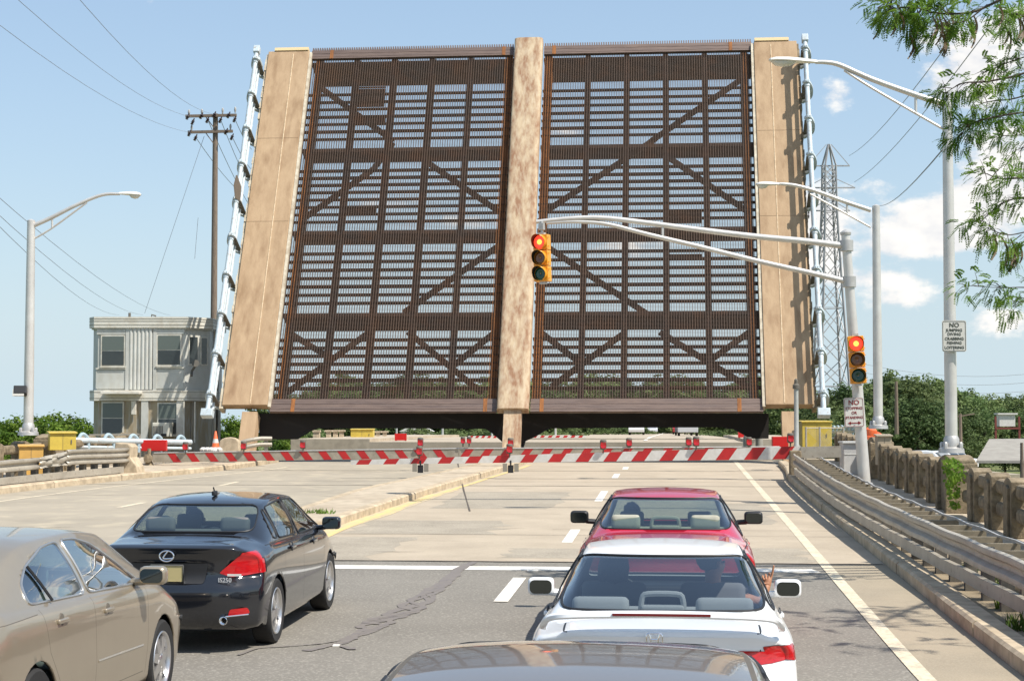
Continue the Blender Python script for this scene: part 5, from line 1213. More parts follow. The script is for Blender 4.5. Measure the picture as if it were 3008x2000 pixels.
def make_car(name, label, t_, s_rear, P, zoff=None):
    """P: parameters; the car stands in the road frame, heading along the road"""
    L, Wd, H = P['L'], P['W'], P['H']; hw = Wd/2; ym = L/2; a0, a1, a2, a3, a4 = P['a']; zt, zg = P['zt'], P['zg']; zcowl, zhood = P['zcowl'], P['zhood']
    sc = s_rear+ym; z0 = rz(sc) if zoff is None else zoff
    th = thing(name, label, 'car', RF(sc, t_, z0), (math.atan(rz(sc+1)-rz(sc)) if sc > 14 else 0, 0, -AZ))
    def ln(f, xa, za, xb, zb, bulge): return (xa+(xb-xa)*f, za+(zb-za)*f+bulge*4*f*(1-f))
    zrt = H-P.get('rt', .05); zft = H-.05
    zc = crv((0, zt-.035), (.08, zt-.006), (.2, zt), (a0-.10, zg-.005), (a0, zg), ln(.15, a0, zg, a1, zrt, .022), ln(.5, a0, zg, a1, zrt, .022), ln(.85, a0, zg, a1, zrt, .022), (a1, zrt), (a1+.3, H-.012), (a2, H), (a3-.2, H-.025), (a3, zft),
             ln(.3, a3, zft, a4, zcowl, .02), ln(.7, a3, zft, a4, zcowl, .02), (a4, zcowl), (a4+.12, zcowl-.01), (L-.6, zhood), (L-.15, zhood-.09), (L, zhood-.2))
    zb0, zb1 = P['belt']
    zb = crv((0, zt-.10), (.5, zb0-.03), (a0+.1, zb0), (a4-.3, zb1), (L-.6, zhood-.08), (L, zhood-.26))
    tp = crv((0, P.get('tr', .93)), (.25, .972), (.7, .995), (1.3, 1), (L-1.4, 1), (L-.6, .97), (L, .86))
    wb = lambda s: hw*P.get('wb', .925)*tp(s)
    wm = lambda s: hw*tp(s)
    rw = P['rw']; wrf = crv((0, hw*.70), (a0-.1, hw*.71), (a0+.12, hw*(rw+.06)), (a1, hw*(rw+.005)), (a2, hw*rw), (a3, hw*(rw-.015)), (a4, hw*.74), (L, hw*.66))
    gh = crv((0, 0), (a0-.25, 0), (a0+.2, 1), (a4-.35, 1), (a4, 0), (L, 0))
    rear = P['rear']; yr = crv(*rear)
    ys = [0, .02, .05, .09, .14, .2, .28, .36, .45]; s = .54
    while s < L-.5: ys.append(s); s += .065
    ys += [L-.42, L-.34, L-.26, L-.18, L-.12, L-.07, L-.03, L]
    def bow(x, z, w_): 
        q = min(1, abs(x)/max(.01, w_)); return P.get('bow', .13)*q*q+.16*q**7
    rings = []
    for s in ys:
        c_z = zc(s); g_ = gh(s); b_z = min(zb(s), c_z-.05); b_w = wb(s); r_w = min(wrf(s), b_w-.03)*1.0; r_z = c_z - (.055*g_ + .018*(1-g_)); m_w = wm(s); zbot = .20 if .5 < s < L-.5 else .235; zm = .62
        lip = .02
        ctrl = [(0, zbot, 0), (m_w*.86, zbot, 2), (m_w*.965, zbot+.05, 2), (m_w*.985, zbot+.16, 3), (m_w, zm-.1, 4), (m_w*1.0, zm+.02, 4), (m_w*.992, b_z-.16, 4), (b_w+.045, b_z-.06, 3), (b_w+.012, b_z-.012, 3), (b_w-.012, b_z+.008, 2)]
        for f, bl in ((.33, .018), (.66, .02)): ctrl.append((b_w-.012+(r_w-b_w+.012)*f+bl*g_, b_z+.008+(r_z-b_z-.008)*f, 5))
        ctrl += [(r_w, r_z, 3), (r_w*.93, r_z+(c_z-r_z)*.35, 2), (r_w*.72, r_z+(c_z-r_z)*.68, 3), (r_w*.38, c_z-(c_z-r_z)*.09, 3), (0, c_z, 0)]
        pts = []
        for i in range(len(ctrl)-1):
            p0 = ctrl[max(i-1, 0)]; p1 = ctrl[i]; p2 = ctrl[i+1]; p3 = ctrl[min(i+2, len(ctrl)-1)]; n = max(1, ctrl[i+1][2] if i < len(ctrl)-2 else 4)
            for q in range(n):
                t = q/n; cm = lambda a, b_, c, d: .5*((2*b_)+(-a+c)*t*.8+(2*a*.8-(5*.8-1+.2)*b_+4*.8*c-.8*d)*0+0)  # unused
                l = lambda a, c: a+(c-a)*t
                h00 = 2*t**3-3*t*t+1; h10 = t**3-2*t*t+t; h01 = -2*t**3+3*t*t; h11 = t**3-t*t; k = .38
                x = h00*p1[0]+h10*k*(p2[0]-p0[0])+h01*p2[0]+h11*k*(p3[0]-p1[0]); z = h00*p1[1]+h10*k*(p2[1]-p0[1])+h01*p2[1]+h11*k*(p3[1]-p1[1]); pts.append((x, z))
        pts.append((0, c_z))
        ring = []
        for x, z in pts:
            y = s
            if s < .7: y = s+(1-s/.7)**2*(yr(z)+bow(x, z, m_w))
            if s > L-.7: q = (L-s)/.7; y = s-(1-q)**2*(.10*abs((z-.5)/.35)**2*.6+.14*(abs(x)/m_w)**2+.16*(abs(x)/m_w)**6)
            ring.append(Vector((x, y-ym, z)))
        rings.append(ring)
    bm = bmesh.new(); m = len(rings[0]); rows = []
    for ring in rings:
        right = [bm.verts.new(p) for p in ring]; left = [right[0]]+[bm.verts.new((-p.x, p.y, p.z)) for p in ring[1:-1]]+[right[-1]]; rows.append((right, left))
    for i in range(len(rows)-1):
        for side in (0, 1):
            A, B_ = rows[i][side], rows[i+1][side]
            for j in range(m-1): bm.faces.new((A[j], A[j+1], B_[j+1], B_[j]))
    for idx, fy in ((0, lambda x, z, w_: yr(z)+bow(x, z, w_)-ym), (len(rows)-1, None)):
        Rg, Lg = rows[idx]; ringp = rings[idx]; w_ = wm(ys[idx]); K = 18; prev = [Rg[0]]*(K+1)
        for j in range(1, m):
            x = ringp[j].x; z = ringp[j].z; cur = []
            for q in range(K+1):
                xx = x*(1-2*q/K)
                if q == 0: cur.append(Rg[j])
                elif q == K: cur.append(Lg[j])
                elif j == m-1: cur.append(Rg[j])
                else:
                    if fy: y = fy(xx, z, w_)
                    else: s = L; y = s-(.10*abs((z-.5)/.35)**2*.6+.14*(abs(xx)/w_)**2+.16*(abs(xx)/w_)**6)-ym
                    cur.append(bm.verts.new((xx, y, z)))
            for q in range(K):
                vs = []
                for v in (prev[q], prev[q+1], cur[q+1], cur[q]):
                    if v not in vs: vs.append(v)
                if len(vs) >= 3:
                    try: bm.faces.new(vs)
                    except ValueError: pass
            prev = cur
    bmesh.ops.recalc_face_normals(bm, faces=bm.faces); bm.normal_update()
    body_m = P['paint']; mats = [body_m, M_SHADOW, P.get('seamm', M_DKPL)]
    S = lambda pl: [(y-ym, z) for y, z in pl]
    # wheel arches
    rw_, fw_ = P['wheels']; wr_ = P['wrad']; arch = []
    for yc in (rw_, fw_):
        pl = [(yc-ym+(wr_+.045)*math.cos(2*PI*i/26), wr_+(wr_+.045)*math.sin(2*PI*i/26)) for i in range(26)]
        fs = cut(bm, pl, (1, 2), lambda c, n: abs(c.x) > hw*.55 and c.z < .85); bmesh.ops.delete(bm, geom=fs, context='FACES')
    glass_sets = []
    side = lambda c, n: abs(n.x) > .35 and c.z > min(zb0, zb1)-.12
    for kind, pl in P['side_windows']:
        fs = cut(bm, S(rpoly(pl, .05)), (1, 2), side); glass_sets.append((kind, fs)); 
        for f in fs: f.material_index = 3 + len(glass_sets)-1
    rg = P['rear_glass']; pl = rpoly([(-rg[0], rg[2]), (rg[0], rg[2]), (rg[1], rg[3]), (-rg[1], rg[3])], .09)
    fs = cut(bm, pl, (0, 2), lambda c, n: a0-ym-.25 < c.y < a1-ym+.25 and n.z > .2 and abs(n.x) < .8); glass_sets.append(('rear_window', fs))
    for f in fs: f.material_index = 3+len(glass_sets)-1
    fg = P['front_glass']; pl = rpoly([(-fg[0], fg[2]), (fg[0], fg[2]), (fg[1], fg[3]), (-fg[1], fg[3])], .07)
    fs = cut(bm, pl, (0, 2), lambda c, n: c.y > a3-ym-.15 and c.y < a4-ym+.1 and n.z > .2 and abs(n.x) < .8); glass_sets.append(('windscreen', fs))
    for f in fs: f.material_index = 3+len(glass_sets)-1
    for a, c in P.get('seams', []):
        for f in cut(bm, S(seam(a, c)), (1, 2), lambda c_, n: abs(n.x) > .3 and c_.z > .24): 
            if f.material_index < 3: f.material_index = 2
    for a, c in P.get('rear_seams', []):
        for f in cut(bm, seam(a, c, .008), (0, 2), lambda c_, n: n.y < -.25 and c_.y < .6-ym):
            if f.material_index < 3: f.material_index = 2
    for (x_, ya, yb_) in P.get('roof_seams', []):
        for sx_ in (-1, 1):
            for f in cut(bm, [(sx_*x_-.011, ya-ym), (sx_*x_+.011, ya-ym), (sx_*(x_-.02)+.011, yb_-ym), (sx_*(x_-.02)-.011, yb_-ym)], (0, 1), lambda c_, n: c_.z > H-.2 and n.z > .3):
                if f.material_index < 3: f.material_index = 2
    lens = []
    for (pl, ax, mm) in P.get('lamps', []):
        if ax == 'rear': fs = []; \
            fs = cut(bm, rpoly(pl, .02), (0, 2), lambda c_, n: n.y < -.12 and c_.y < .6-ym) + cut(bm, rpoly([(-x, z) for x, z in pl][::-1], .02), (0, 2), lambda c_, n: n.y < -.12 and c_.y < .6-ym)
        else: fs = cut(bm, S(rpoly(pl, .02)), (1, 2), lambda c_, n: abs(n.x) > .2)
        lens.append((mm, fs)); 
        for f in fs: f.material_index = 30+len(lens)-1
    for (pl, ax, mm) in P.get('panels', []):
        fs = cut(bm, rpoly(pl, .03), (0, 2), lambda c_, n: n.y < -.2 and c_.y < .6-ym); lens.append((mm, fs))
        for f in fs: f.material_index = 30+len(lens)-1
    for f in bm.faces: f.smooth = True
    def extract(idx, nm, mm, parent, off=0, trim=None, slot=0):
        """move the faces with this index into parts of their own, one per connected piece"""
        fs = [f for f in bm.faces if f.material_index == idx]
        todo = set(fs); out = []
        while todo:
            st = [todo.pop()]; comp = list(st)
            while st:
                f = st.pop()
                for e in f.edges:
                    for g_ in e.link_faces:
                        if g_ in todo: todo.remove(g_); st.append(g_); comp.append(g_)
            if len(comp) < 2: continue
            vmap = {}; vs = []; fl = []
            for f in comp:
                for v in f.verts:
                    if v not in vmap: vmap[v] = len(vs); vs.append(v.co+v.normal*off)
                fl.append(tuple(vmap[v] for v in f.verts))
            me = bpy.data.meshes.new(nm); me.from_pydata([tuple(v) for v in vs], [], fl); me.materials.append(mm)
            for p in me.polygons: p.use_smooth = True
            o = link(nm, me, parent); out.append(o)
            if trim:
                cs = set(comp); be = [e for f in comp for e in f.edges if sum(1 for q in e.link_faces if q in cs) == 1]
                nb = {}
                for e in be:
                    for v0, v1 in ((e.verts[0], e.verts[1]), (e.verts[1], e.verts[0])): nb.setdefault(v0, []).append(v1)
                b = MB(); left = set(nb)
                while left:
                    st0 = left.pop(); loop = [st0]; cur_ = st0
                    while True:
                        nx = [v for v in nb[cur_] if v in left]
                        if not nx: break
                        cur_ = nx[0]; left.discard(cur_); loop.append(cur_)
                    pts_ = []
                    for v in loop:
                        p = v.co+v.normal*.002
                        if not pts_ or (p-pts_[-1]).length > .012: pts_.append(p)
                    if len(pts_) > 3:
                        if (pts_[0]-pts_[-1]).length < .012: pts_.pop()
                        for _ in range(2): pts_ = [(pts_[i-1]+pts_[i]*2+pts_[(i+1) % len(pts_)])/4 for i in range(len(pts_))]
                        b.tube(pts_, trim[1], 6, closed=True)
                if b.v: b.build('window_trim', trim[0], o, smooth=True)
        return fs, out
    dele = []
    for i, (kind, _) in enumerate(glass_sets):
        gm_ = P.get('gmat', {}).get(kind, GL_CLEAR); fs, outs = extract(3+i, kind, gm_, th, 0, P['trim']); dele += fs
        if kind in P.get('open', ()):
            for o in outs:
                if sum(v.co.x for v in o.data.vertices) > 0: 
                    for ch in list(o.children): ch.parent = th
                    bpy.data.objects.remove(o)
    for i, (mm, _) in enumerate(lens):
        nm = 'tail_lamp' if mm in (M_LENSR, M_LENSO) else ('number_plate_recess' if mm is M_DKPL else 'lower_bumper')
        fs, outs = extract(30+i, nm, mm, th, .004, None); dele += fs
    bmesh.ops.delete(bm, geom=list(set(dele)), context='FACES_ONLY')
    for f in bm.faces:
        if f.material_index > 2: f.material_index = 0
    me = bpy.data.meshes.new('body'); bm.to_mesh(me); bm.free()
    for mm in mats: me.materials.append(mm)
    body = link('body', me, th); so_ = body.modifiers.new('shell', 'SOLIDIFY'); so_.thickness = .022; so_.offset = -1; so_.material_offset = 1; so_.use_rim = True; so_.material_offset_rim = 0
    # arch linings
    b = MB()
    for yc in (rw_, fw_):
        for sx_ in (-1, 1):
            pr = None
            for i in range(15):
                a = PI*i/14; r_ = wr_+.05; cur = (Vector((sx_*(hw*.90), yc-ym+r_*math.cos(a), wr_+r_*math.sin(a))), Vector((sx_*hw*.62, yc-ym+r_*math.cos(a), wr_+r_*math.sin(a))))
                if pr: b.quad(pr[0], pr[1], cur[1], cur[0])
                pr = cur
    b.build('arch_lining', M_SHADOW, th)
    for yc in (rw_, fw_):
        for sx_ in (-1, 1): wheel(th, sx_*(hw-.115), yc-ym, wr_, .215, P.get('nsp', 7), sx_, P.get('wstyle', 0))
    # door mirrors
    my, mz, mw_ = P['mirror']
    for sx_ in (-1, 1):
        b = MB(); rounded_box(b, (sx_*(hw+.10), my-ym, mz), (.215, .13, .145), .05, n=4); b.tube([(sx_*(hw-.09), my-ym+.05, mz-.06), (sx_*(hw+.02), my-ym+.02, mz-.05)], .03, 8)
        o = b.build('door_mirror', P.get('mpaint', body_m), th, smooth=True)
        b = MB(); pts = [Vector((sx_*(hw+.10)+x, my-ym-.068, mz+z)) for x, z in rrect(.18, .11, .04)]; b.prism(pts, (0, 0, 0), (0, .01, 0)); b.build('mirror_glass', M_MIRROR, o)
    # handles
    for hy, hz in P.get('handles', []):
        for sx_ in (-1, 1):
            b = MB(); x = sx_*(wb(hy)+.045); b.lathe([(.055, 0), (.05, -.012), (.02, -.02)], (x-sx_*.0, hy-ym, hz), 14, Matrix.Rotation(-sx_*PI/2, 3, 'Y')); o1 = b.build('handle_cup', P.get('seamm', M_DKPL), th, smooth=True)
            b = MB(); rounded_box(b, (x+sx_*.022, hy-ym, hz), (.028, .19, .034), .012); b.build('door_handle', body_m if not P.get('chandle') else P['chandle'], th, smooth=True)
    # cabin
    ci = P['cabin']; b = MB(); b.box((0, (a0+a4)/2-ym, .30), (Wd*.86, a4-a0+.3, .06)); b.build('cabin_floor', M_SHADOW, th)
    b = MB(); zs = P['shelf']; b.box((0, a0-ym+.22, zs-.045), (Wd*.66, .50, .03)); b.box((0, a0-ym-.03, zs-.30), (Wd*.66, .03, .5)); b.build('parcel_shelf', ci, th)
    b = MB(); rounded_box(b, (0, a4-ym-.25, zcowl-.16), (Wd*.78, .55, .30), .06); b.build('dashboard', M_DKPL, th, smooth=True)
    ry = a0+.50; b = MB(); rounded_box(b, (0, ry-ym, zs-.26), (Wd*.70, .16, .56), .06, Matrix.Rotation(-.3, 3, 'X')); rb = b.build('rear_bench', ci, th, smooth=True)
    rh = P.get('rh', (.31, .16, .075))
    for x in P.get('rheads', (-.40, .40)):
        b = MB(); rounded_box(b, (x, ry-ym-.13, zs+rh[2]), (rh[0], .11, rh[1]), .05, Matrix.Rotation(-.2, 3, 'X')); b.build('headrest', ci, rb, smooth=True)
    if P.get('chead'):
        b = MB(); b.tube(smooth_path([(-.15, ry-ym-.12, zs+.0), (-.14, ry-ym-.12, zs+.09), (-.10, ry-ym-.12, zs+.12), (.10, ry-ym-.12, zs+.12), (.14, ry-ym-.12, zs+.09), (.15, ry-ym-.12, zs+.0)], 3), .02, 8); rounded_box(b, (0, ry-ym-.12, zs+.02), (.30, .10, .05), .02); b.build('headrest', ci, rb, smooth=True)
    for x in (-.38, .38): seat(th, x, a2-ym+.20, .34, P.get('fseat', ci), head=P.get('fhead', True))
    b = MB(); sw = Vector((-.38, a4-ym-.62, .86)); n_ = Vector((0, -.9, .42)).normalized(); e1 = Vector((1, 0, 0)); e2 = n_.cross(e1); b.tube([sw+e1*math.cos(2*PI*i/20)*.18+e2*math.sin(2*PI*i/20)*.18 for i in range(20)], .015, 6, closed=True); b.bar(sw, sw-n_*.3, .05, .05); b.bar(sw-e1*.17, sw+e1*.17, .03, .03); b.build('steering_wheel', M_DKPL, th, smooth=True)
    b = MB(); rounded_box(b, (0, a3-ym+.12, H-.145), (.25, .03, .07), .012); b.build('rear_view_mirror', M_DKPL, th, smooth=True)
    return th, ym

def paint(name, col, metal=0, rough=.25, coat=1, col2=None):
    m = mat(name, col, rough, metal=metal, coat=coat, col2=col2, nscale=2, lo=.4, hi=.6); return m
PB = paint('black metallic paint', (.010, .011, .014), .0, .12); PBE = paint('beige metallic paint', (.36, .30, .215), .55, .34, .8, col2=(.345, .285, .205)); PR = paint('red metallic paint', (.56, .016, .045), .2, .22); PW = paint('white car paint', (.78, .78, .77), 0, .3, .8)
PS = paint('silver brown metallic paint', (.33, .28, .235), .65, .28, .9)
C_CREAM = mat('cream upholstery', (.36, .35, .28), .8, col2=(.30, .29, .23), nscale=6); C_GREY = mat('grey upholstery', (.14, .14, .14), .85); C_PALE = mat('pale grey upholstery', (.40, .41, .39), .8)

# --- black sedan
P_BLACK = dict(L=4.58, W=1.83, H=1.47, a=(.78, 1.52, 2.3, 2.95, 3.72), zt=1.085, zg=1.125, zcowl=1.0, zhood=.86, belt=(1.01, .97), rw=.655, paint=PB,
    rear=[(.22, .12), (.30, .04), (.42, .01), (.56, .0), (.66, .012), (.70, .05), (.78, .085), (.9, .085), (1.0, .06), (1.05, .05), (1.10, .07)], wheels=(.93, 3.66), wrad=.335, nsp=5, wstyle=1,
    side_windows=[('quarter_window', [(1.13, 1.06), (1.30, 1.05), (1.47, 1.345), (1.40, 1.33)]), ('side_window', [(1.335, 1.05), (2.12, 1.025), (2.16, 1.395), (1.52, 1.36)]), ('side_window', [(2.22, 1.02), (3.42, 1.0), (2.86, 1.365), (2.25, 1.395)])],
    rear_glass=(.66, .575, 1.145, 1.385), front_glass=(.68, .56, 1.03, 1.37), seams=[((2.18, .30), (2.17, 1.01)), ((1.25, .62), (1.30, .96)), ((3.30, .30), (3.28, .96)), ((1.25, .62), (1.22, .34)), ((.75, 1.02), (1.2, 1.03))],
    rear_seams=[((-.70, 1.0), (-.60, .70)), ((.70, 1.0), (.60, .70))],
    lamps=[([(.50, .80), (.62, .76), (.93, .79), (.95, 1.00), (.80, 1.01), (.68, .96)], 'rear', M_LENSR), ([(.18, .80), (.36, .82), (.40, .93), (.42, 1.0), (.20, 1.0)], 'side', M_LENSR), ([(.60, .385), (.79, .40), (.77, .46), (.62, .45)], 'rear', M_LENSR)],
    panels=[([(-.36, .70), (.36, .70), (.40, .90), (-.40, .90)], 'rear', M_DKPL)], trim=(M_DKPL, .009), mirror=(3.18, 1.06, 0), handles=[(1.62, .93), (2.72, .90)], gmat={'rear_window': GL_CLEAR}, cabin=C_GREY, fseat=C_GREY, shelf=1.12, rheads=(-.4, .4))
black, yb = make_car('parked_car', 'black four door sedan with red tail lamps waiting beyond the beige sedan', -4.96, 16.45, P_BLACK)
y0 = -yb
def emblem_oval(parent, P, rx, rz_, m=M_CHROME):
    b = MB(); P = Vector(P); b.tube([P+Vector((rx*math.cos(2*PI*i/24), 0, rz_*math.sin(2*PI*i/24))) for i in range(24)], .0075, 6, closed=True)
    b.tube(smooth_path([P+Vector((.012, 0, .048)), P+Vector((-.03, 0, -.008)), P+Vector((-.022, 0, -.026)), P+Vector((.062, 0, -.022))], 4), .0075, 6); b.build('emblem', m, parent, smooth=True)
emblem_oval(black, (0, y0+.035, .975), .072, .052)
b = MB(); b.box((0, y0+.055, .80), (.31, .012, .155)); pl_ = b.build('number_plate', mat('buff number plate', (.46, .38, .18), .5), black, bevel=.006)
b = MB()
for a, c in (((-.165, -.085), (.165, -.085)), ((-.165, .085), (.165, .085)), ((-.165, -.085), (-.165, .085)), ((.165, -.085), (.165, .085))): b.bar((a[0], y0+.05, .80+a[1]), (c[0], y0+.05, .80+c[1]), .014, .014)
b.build('plate_frame', M_CHROME, pl_)
def letters(parent, txt, P, size, m, d=.002, rz_=0):
    me = text_mesh(txt, size, d); me.materials.append(m); o = link('badge', me, parent); o.rotation_euler = (PI/2, 0, rz_); o.location = P; return o
letters(black, 'IS250', (.57, y0+.092, .735), .062, mat('badge silver', (.7, .7, .7), .35, metal=.5))
b = MB(); rounded_box(b, (0, y0+1.80, 1.485), (.035, .13, .05), .012); b.tube([(0, y0+1.80, 1.49), (0, y0+1.75, 1.55)], .008, 6); b.build('roof_antenna', M_DKPL, black, smooth=True)
for x in (-.57, .57):
    b = MB(); b.lathe([(.030, -.06), (.042, .02), (.036, .022), (.030, -.02), (.002, -.02)], (x, y0+.055, .345), 16, Matrix.Rotation(PI/2, 3, 'X'), cap=False); b.build('exhaust_tip', M_CHROME, black, smooth=True)
b = MB(); b.box((.66, y0+.115, .785), (.14, .01, .022)); b.build('reverse_lamp', mat('clear lamp', (.7, .68, .62), .15, coat=.8), black)
b = MB(); b.tube([(.59, y0+.045, .385), (.80, y0+.13, .40)], .007, 6); b.build('reflector_trim', M_CHROME, black, smooth=True)

# --- beige sedan
P_BEIGE = dict(L=5.0, W=1.87, H=1.51, a=(.50, 1.45, 2.5, 3.15, 4.05), zt=1.08, zg=1.11, zcowl=1.04, zhood=.90, belt=(1.055, .99), rw=.67, paint=PBE, seamm=mat('beige shadow gap', (.10, .085, .065), .6),
    rear=[(.22, .12), (.32, .03), (.5, .0), (.64, .01), (.70, .05), (.9, .06), (1.04, .05), (1.1, .07)], wheels=(1.10, 3.92), wrad=.335, nsp=7,
    side_windows=[('side_window', [(1.13, 1.08), (2.20, 1.05), (2.14, 1.435), (1.80, 1.41), (1.42, 1.315), (1.18, 1.20)]), ('side_window', [(2.28, 1.05), (3.52, 1.01), (3.10, 1.22), (2.78, 1.375), (2.5, 1.43), (2.23, 1.437)])],
    rear_glass=(.60, .50, 1.15, 1.42), front_glass=(.70, .57, 1.08, 1.42), seams=[((2.25, .30), (2.23, 1.03)), ((1.50, .52), (1.32, .74)), ((1.32, .74), (1.22, 1.04)), ((1.45, .52), (1.50, .34)), ((3.45, .30), (3.50, .98)), ((1.5, .34), (3.4, .32)), ((.3, 1.0), (1.16, 1.015))],
    lamps=[([(.45, .80), (.74, .80), (.74, .98), (.50, .99)], 'rear', M_LENSR)], trim=(mat('satin trim', (.45, .45, .44), .35, metal=.8), .010), mirror=(3.28, 1.09, 0), handles=[(1.55, .93), (2.52, .90)],
    gmat={'side_window': GL_GREEN, 'quarter_window': GL_GREEN}, cabin=C_PALE, fseat=C_PALE, shelf=1.09, chandle=PBE)
beige, yb = make_car('parked_car', 'beige metallic sedan cut off at the lower left corner', -5.13, 9.97, P_BEIGE)
b = MB(); 
b.tube([(.93, 2.28-yb, .55), (.93, 3.35-yb, .53)], .012, 6); b.build('side_moulding', PBE, beige, smooth=True)
b = MB()
for sx_ in (-1, 1): b.tube([(sx_*.872, 1.50-yb, 1.075), (sx_*.80, 1.45-yb, 1.20), (sx_*.725, 1.40-yb, 1.315)], .011, 5)
b.build('quarter_divider', M_DKPL, beige, smooth=True)
# --- red coupe
P_RED = dict(L=4.85, W=1.84, H=1.495, a=(1.12, 2.05, 2.75, 3.25, 4.05), zt=1.08, zg=1.125, zcowl=1.0, zhood=.84, belt=(1.0, .95), rw=.635, paint=PR, mpaint=M_DKPL,
    rear=[(.22, .12), (.32, .03), (.5, .0), (.64, .01), (.70, .05), (.9, .07), (1.04, .05), (1.1, .07)], wheels=(1.05, 3.77), wrad=.33, nsp=5, tr=.92,
    side_windows=[('quarter_window', [(1.55, 1.05), (2.35, 1.03), (2.35, 1.41), (2.0, 1.37)]), ('side_window', [(2.42, 1.03), (3.75, .99), (3.15, 1.38), (2.42, 1.415)])],
    rear_glass=(.715, .60, 1.145, 1.42), front_glass=(.68, .55, 1.04, 1.39), roof_seams=[(.60, 2.1, 3.1)], seams=[((2.38, .3), (2.38, 1.01)), ((3.7, .3), (3.72, .95)), ((.6, 1.0), (1.5, 1.01))],
    lamps=[([(.50, .80), (.93, .80), (.93, .98), (.55, .99)], 'rear', M_LENSR), ([(.18, .80), (.45, .82), (.42, .98), (.2, .98)], 'side', M_LENSR)], trim=(M_DKPL, .010), mirror=(3.48, 1.10, 0), handles=[(2.6, .88)], cabin=C_CREAM, fseat=C_GREY, shelf=1.12, chead=True, rheads=(-.42, .42))
red, yr_ = make_car('parked_car', 'red coupe just ahead of the white coupe at the stop line', -.07, 16.75, P_RED)
# --- white coupe
P_WHITE = dict(L=4.75, W=1.785, H=1.405, a=(.76, 1.72, 2.45, 2.95, 3.85), zt=.975, zg=1.0, zcowl=.97, zhood=.80, belt=(.93, .91), rw=.66, paint=PW,
    rear=[(.22, .12), (.32, .03), (.5, .0), (.62, .01), (.68, .06), (.85, .10), (.96, .075), (1.0, .06), (1.04, .08)], wheels=(1.0, 3.71), wrad=.315, nsp=7, tr=.90,
    side_windows=[('quarter_window', [(1.12, 1.0), (2.0, .985), (2.0, 1.32), (1.62, 1.27)]), ('side_window', [(2.07, .985), (3.5, .955), (2.9, 1.29), (2.07, 1.325)])],
    roof_seams=[(.60, 1.75, 2.85)], rear_glass=(.73, .61, 1.02, 1.33), front_glass=(.66, .54, 1.02, 1.32), seams=[((2.03, .3), (2.03, .97)), ((3.45, .3), (3.47, .92)), ((.2, .95), (.8, .985))], rear_seams=[((-.63, .85), (-.60, .66)), ((.63, .85), (.60, .66))],
    lamps=[([(.68, .79), (.94, .75), (.94, .855), (.64, .87)], 'rear', M_LENSR), ([(.10, .75), (.40, .77), (.34, .82), (.10, .855)], 'side', M_LENSR)], trim=(M_DKPL, .010), mirror=(3.05, .97, 0), handles=[(2.25, .85)], gmat={'rear_window': GL_DARK}, cabin=C_PALE, fseat=C_GREY, shelf=.985, chead=True, rh=(.40, .13, .035), fhead=False, rheads=(-.43, .43), open=('side_window',))
white, yw = make_car('parked_car', 'white coupe with low rear spoiler and two people inside, second in the right lane', -.07, 10.85, P_WHITE, zoff=0)
b = MB(); prf = [(-.055, -.004), (-.05, .014), (-.02, .024), (.03, .022), (.075, .012), (.09, .0), (.06, -.012), (0, -.016), (-.045, -.014)]
pth = smooth_path([(-.765, .30, .955), (-.755, .22, .995), (-.72, .15, 1.04), (-.62, .105, 1.062), (-.4, .09, 1.072), (0, .085, 1.078), (.4, .09, 1.072), (.62, .105, 1.062), (.72, .15, 1.04), (.755, .22, .995), (.765, .30, .955)], 7)
rows_ = []
for q, p in enumerate(pth):
    d_ = (pth[min(q+1, len(pth)-1)]-pth[max(q-1, 0)]).normalized(); up_ = Vector((-d_.z, 0, d_.x)).normalized() if abs(d_.x) > 1e-3 else Vector((0, 0, 1)); f_ = 1-.45*max(0, abs(p.x)-.62)/.145
    rows_.append([Vector((p.x, p.y-yw, p.z))+Vector((0, a*f_, 0))+up_*(c*1.15) for a, c in prf+[prf[0]]])
b.grid(rows_)
sp = b.build('spoiler', PW, white, smooth=True)
b = MB(); b.box((0, .030-yw, 1.083), (.62, .012, .016)); b.build('high_brake_lamp', mat('dark red lens', (.16, .01, .008), .2, coat=.5), sp)
b = MB(); P = Vector((-.045, .055-yw, .925)); 
pts = [P+Vector((x, 0, z)) for x, z in rrect(.10, .082, .022, 4)]; b.tube(pts, .0055, 6, closed=True)
for sx_ in (-1, 1): b.tube([P+Vector((sx_*.033, 0, .034)), P+Vector((sx_*.022, 0, 0)), P+Vector((sx_*.028, 0, -.034))], .0065, 6)
b.tube([P+Vector((-.022, 0, 0)), P+Vector((.022, 0, 0))], .0065, 6); b.build('emblem', M_CHROME, white, smooth=True)
# --- silver brown sedan, nearest
P_SILV = dict(P_BEIGE); P_SILV.update(L=4.7, W=1.90, H=1.435, roof_seams=[(.655, 1.45, 2.7)], a=(.55, 1.42, 2.1, 2.75, 3.65), paint=PS, rw=.715, trim=(M_DKPL, .012), belt=(1.0, .95), zt=1.03, zg=1.06, zcowl=1.0, zhood=.85, wheels=(.95, 3.65), mirror=(3.0, 1.04, 0), shelf=1.03, rear_glass=(.76, .665, 1.08, 1.37), front_glass=(.70, .57, 1.04, 1.36), cabin=C_GREY, fseat=C_GREY, gmat={'rear_window': glassmat('pale reflecting rear glass', (.30, .30, .30), refl=3.2), 'side_window': GL_DARK},
    side_windows=[('quarter_window', [(.80, 1.05), (1.08, 1.045), (1.30, 1.30), (1.15, 1.27)]), ('side_window', [(1.13, 1.045), (1.9, 1.02), (1.9, 1.36), (1.38, 1.315)]), ('side_window', [(1.97, 1.02), (3.25, .99), (2.75, 1.325), (1.97, 1.36)])], seams=[], handles=[(1.3, .9), (2.2, .9)], lamps=P_BEIGE['lamps'])
silver, ys_ = make_car('parked_car', 'silver brown sedan at the bottom edge, only its roof and rear glass showing', -.36, 4.45, P_SILV, zoff=0)
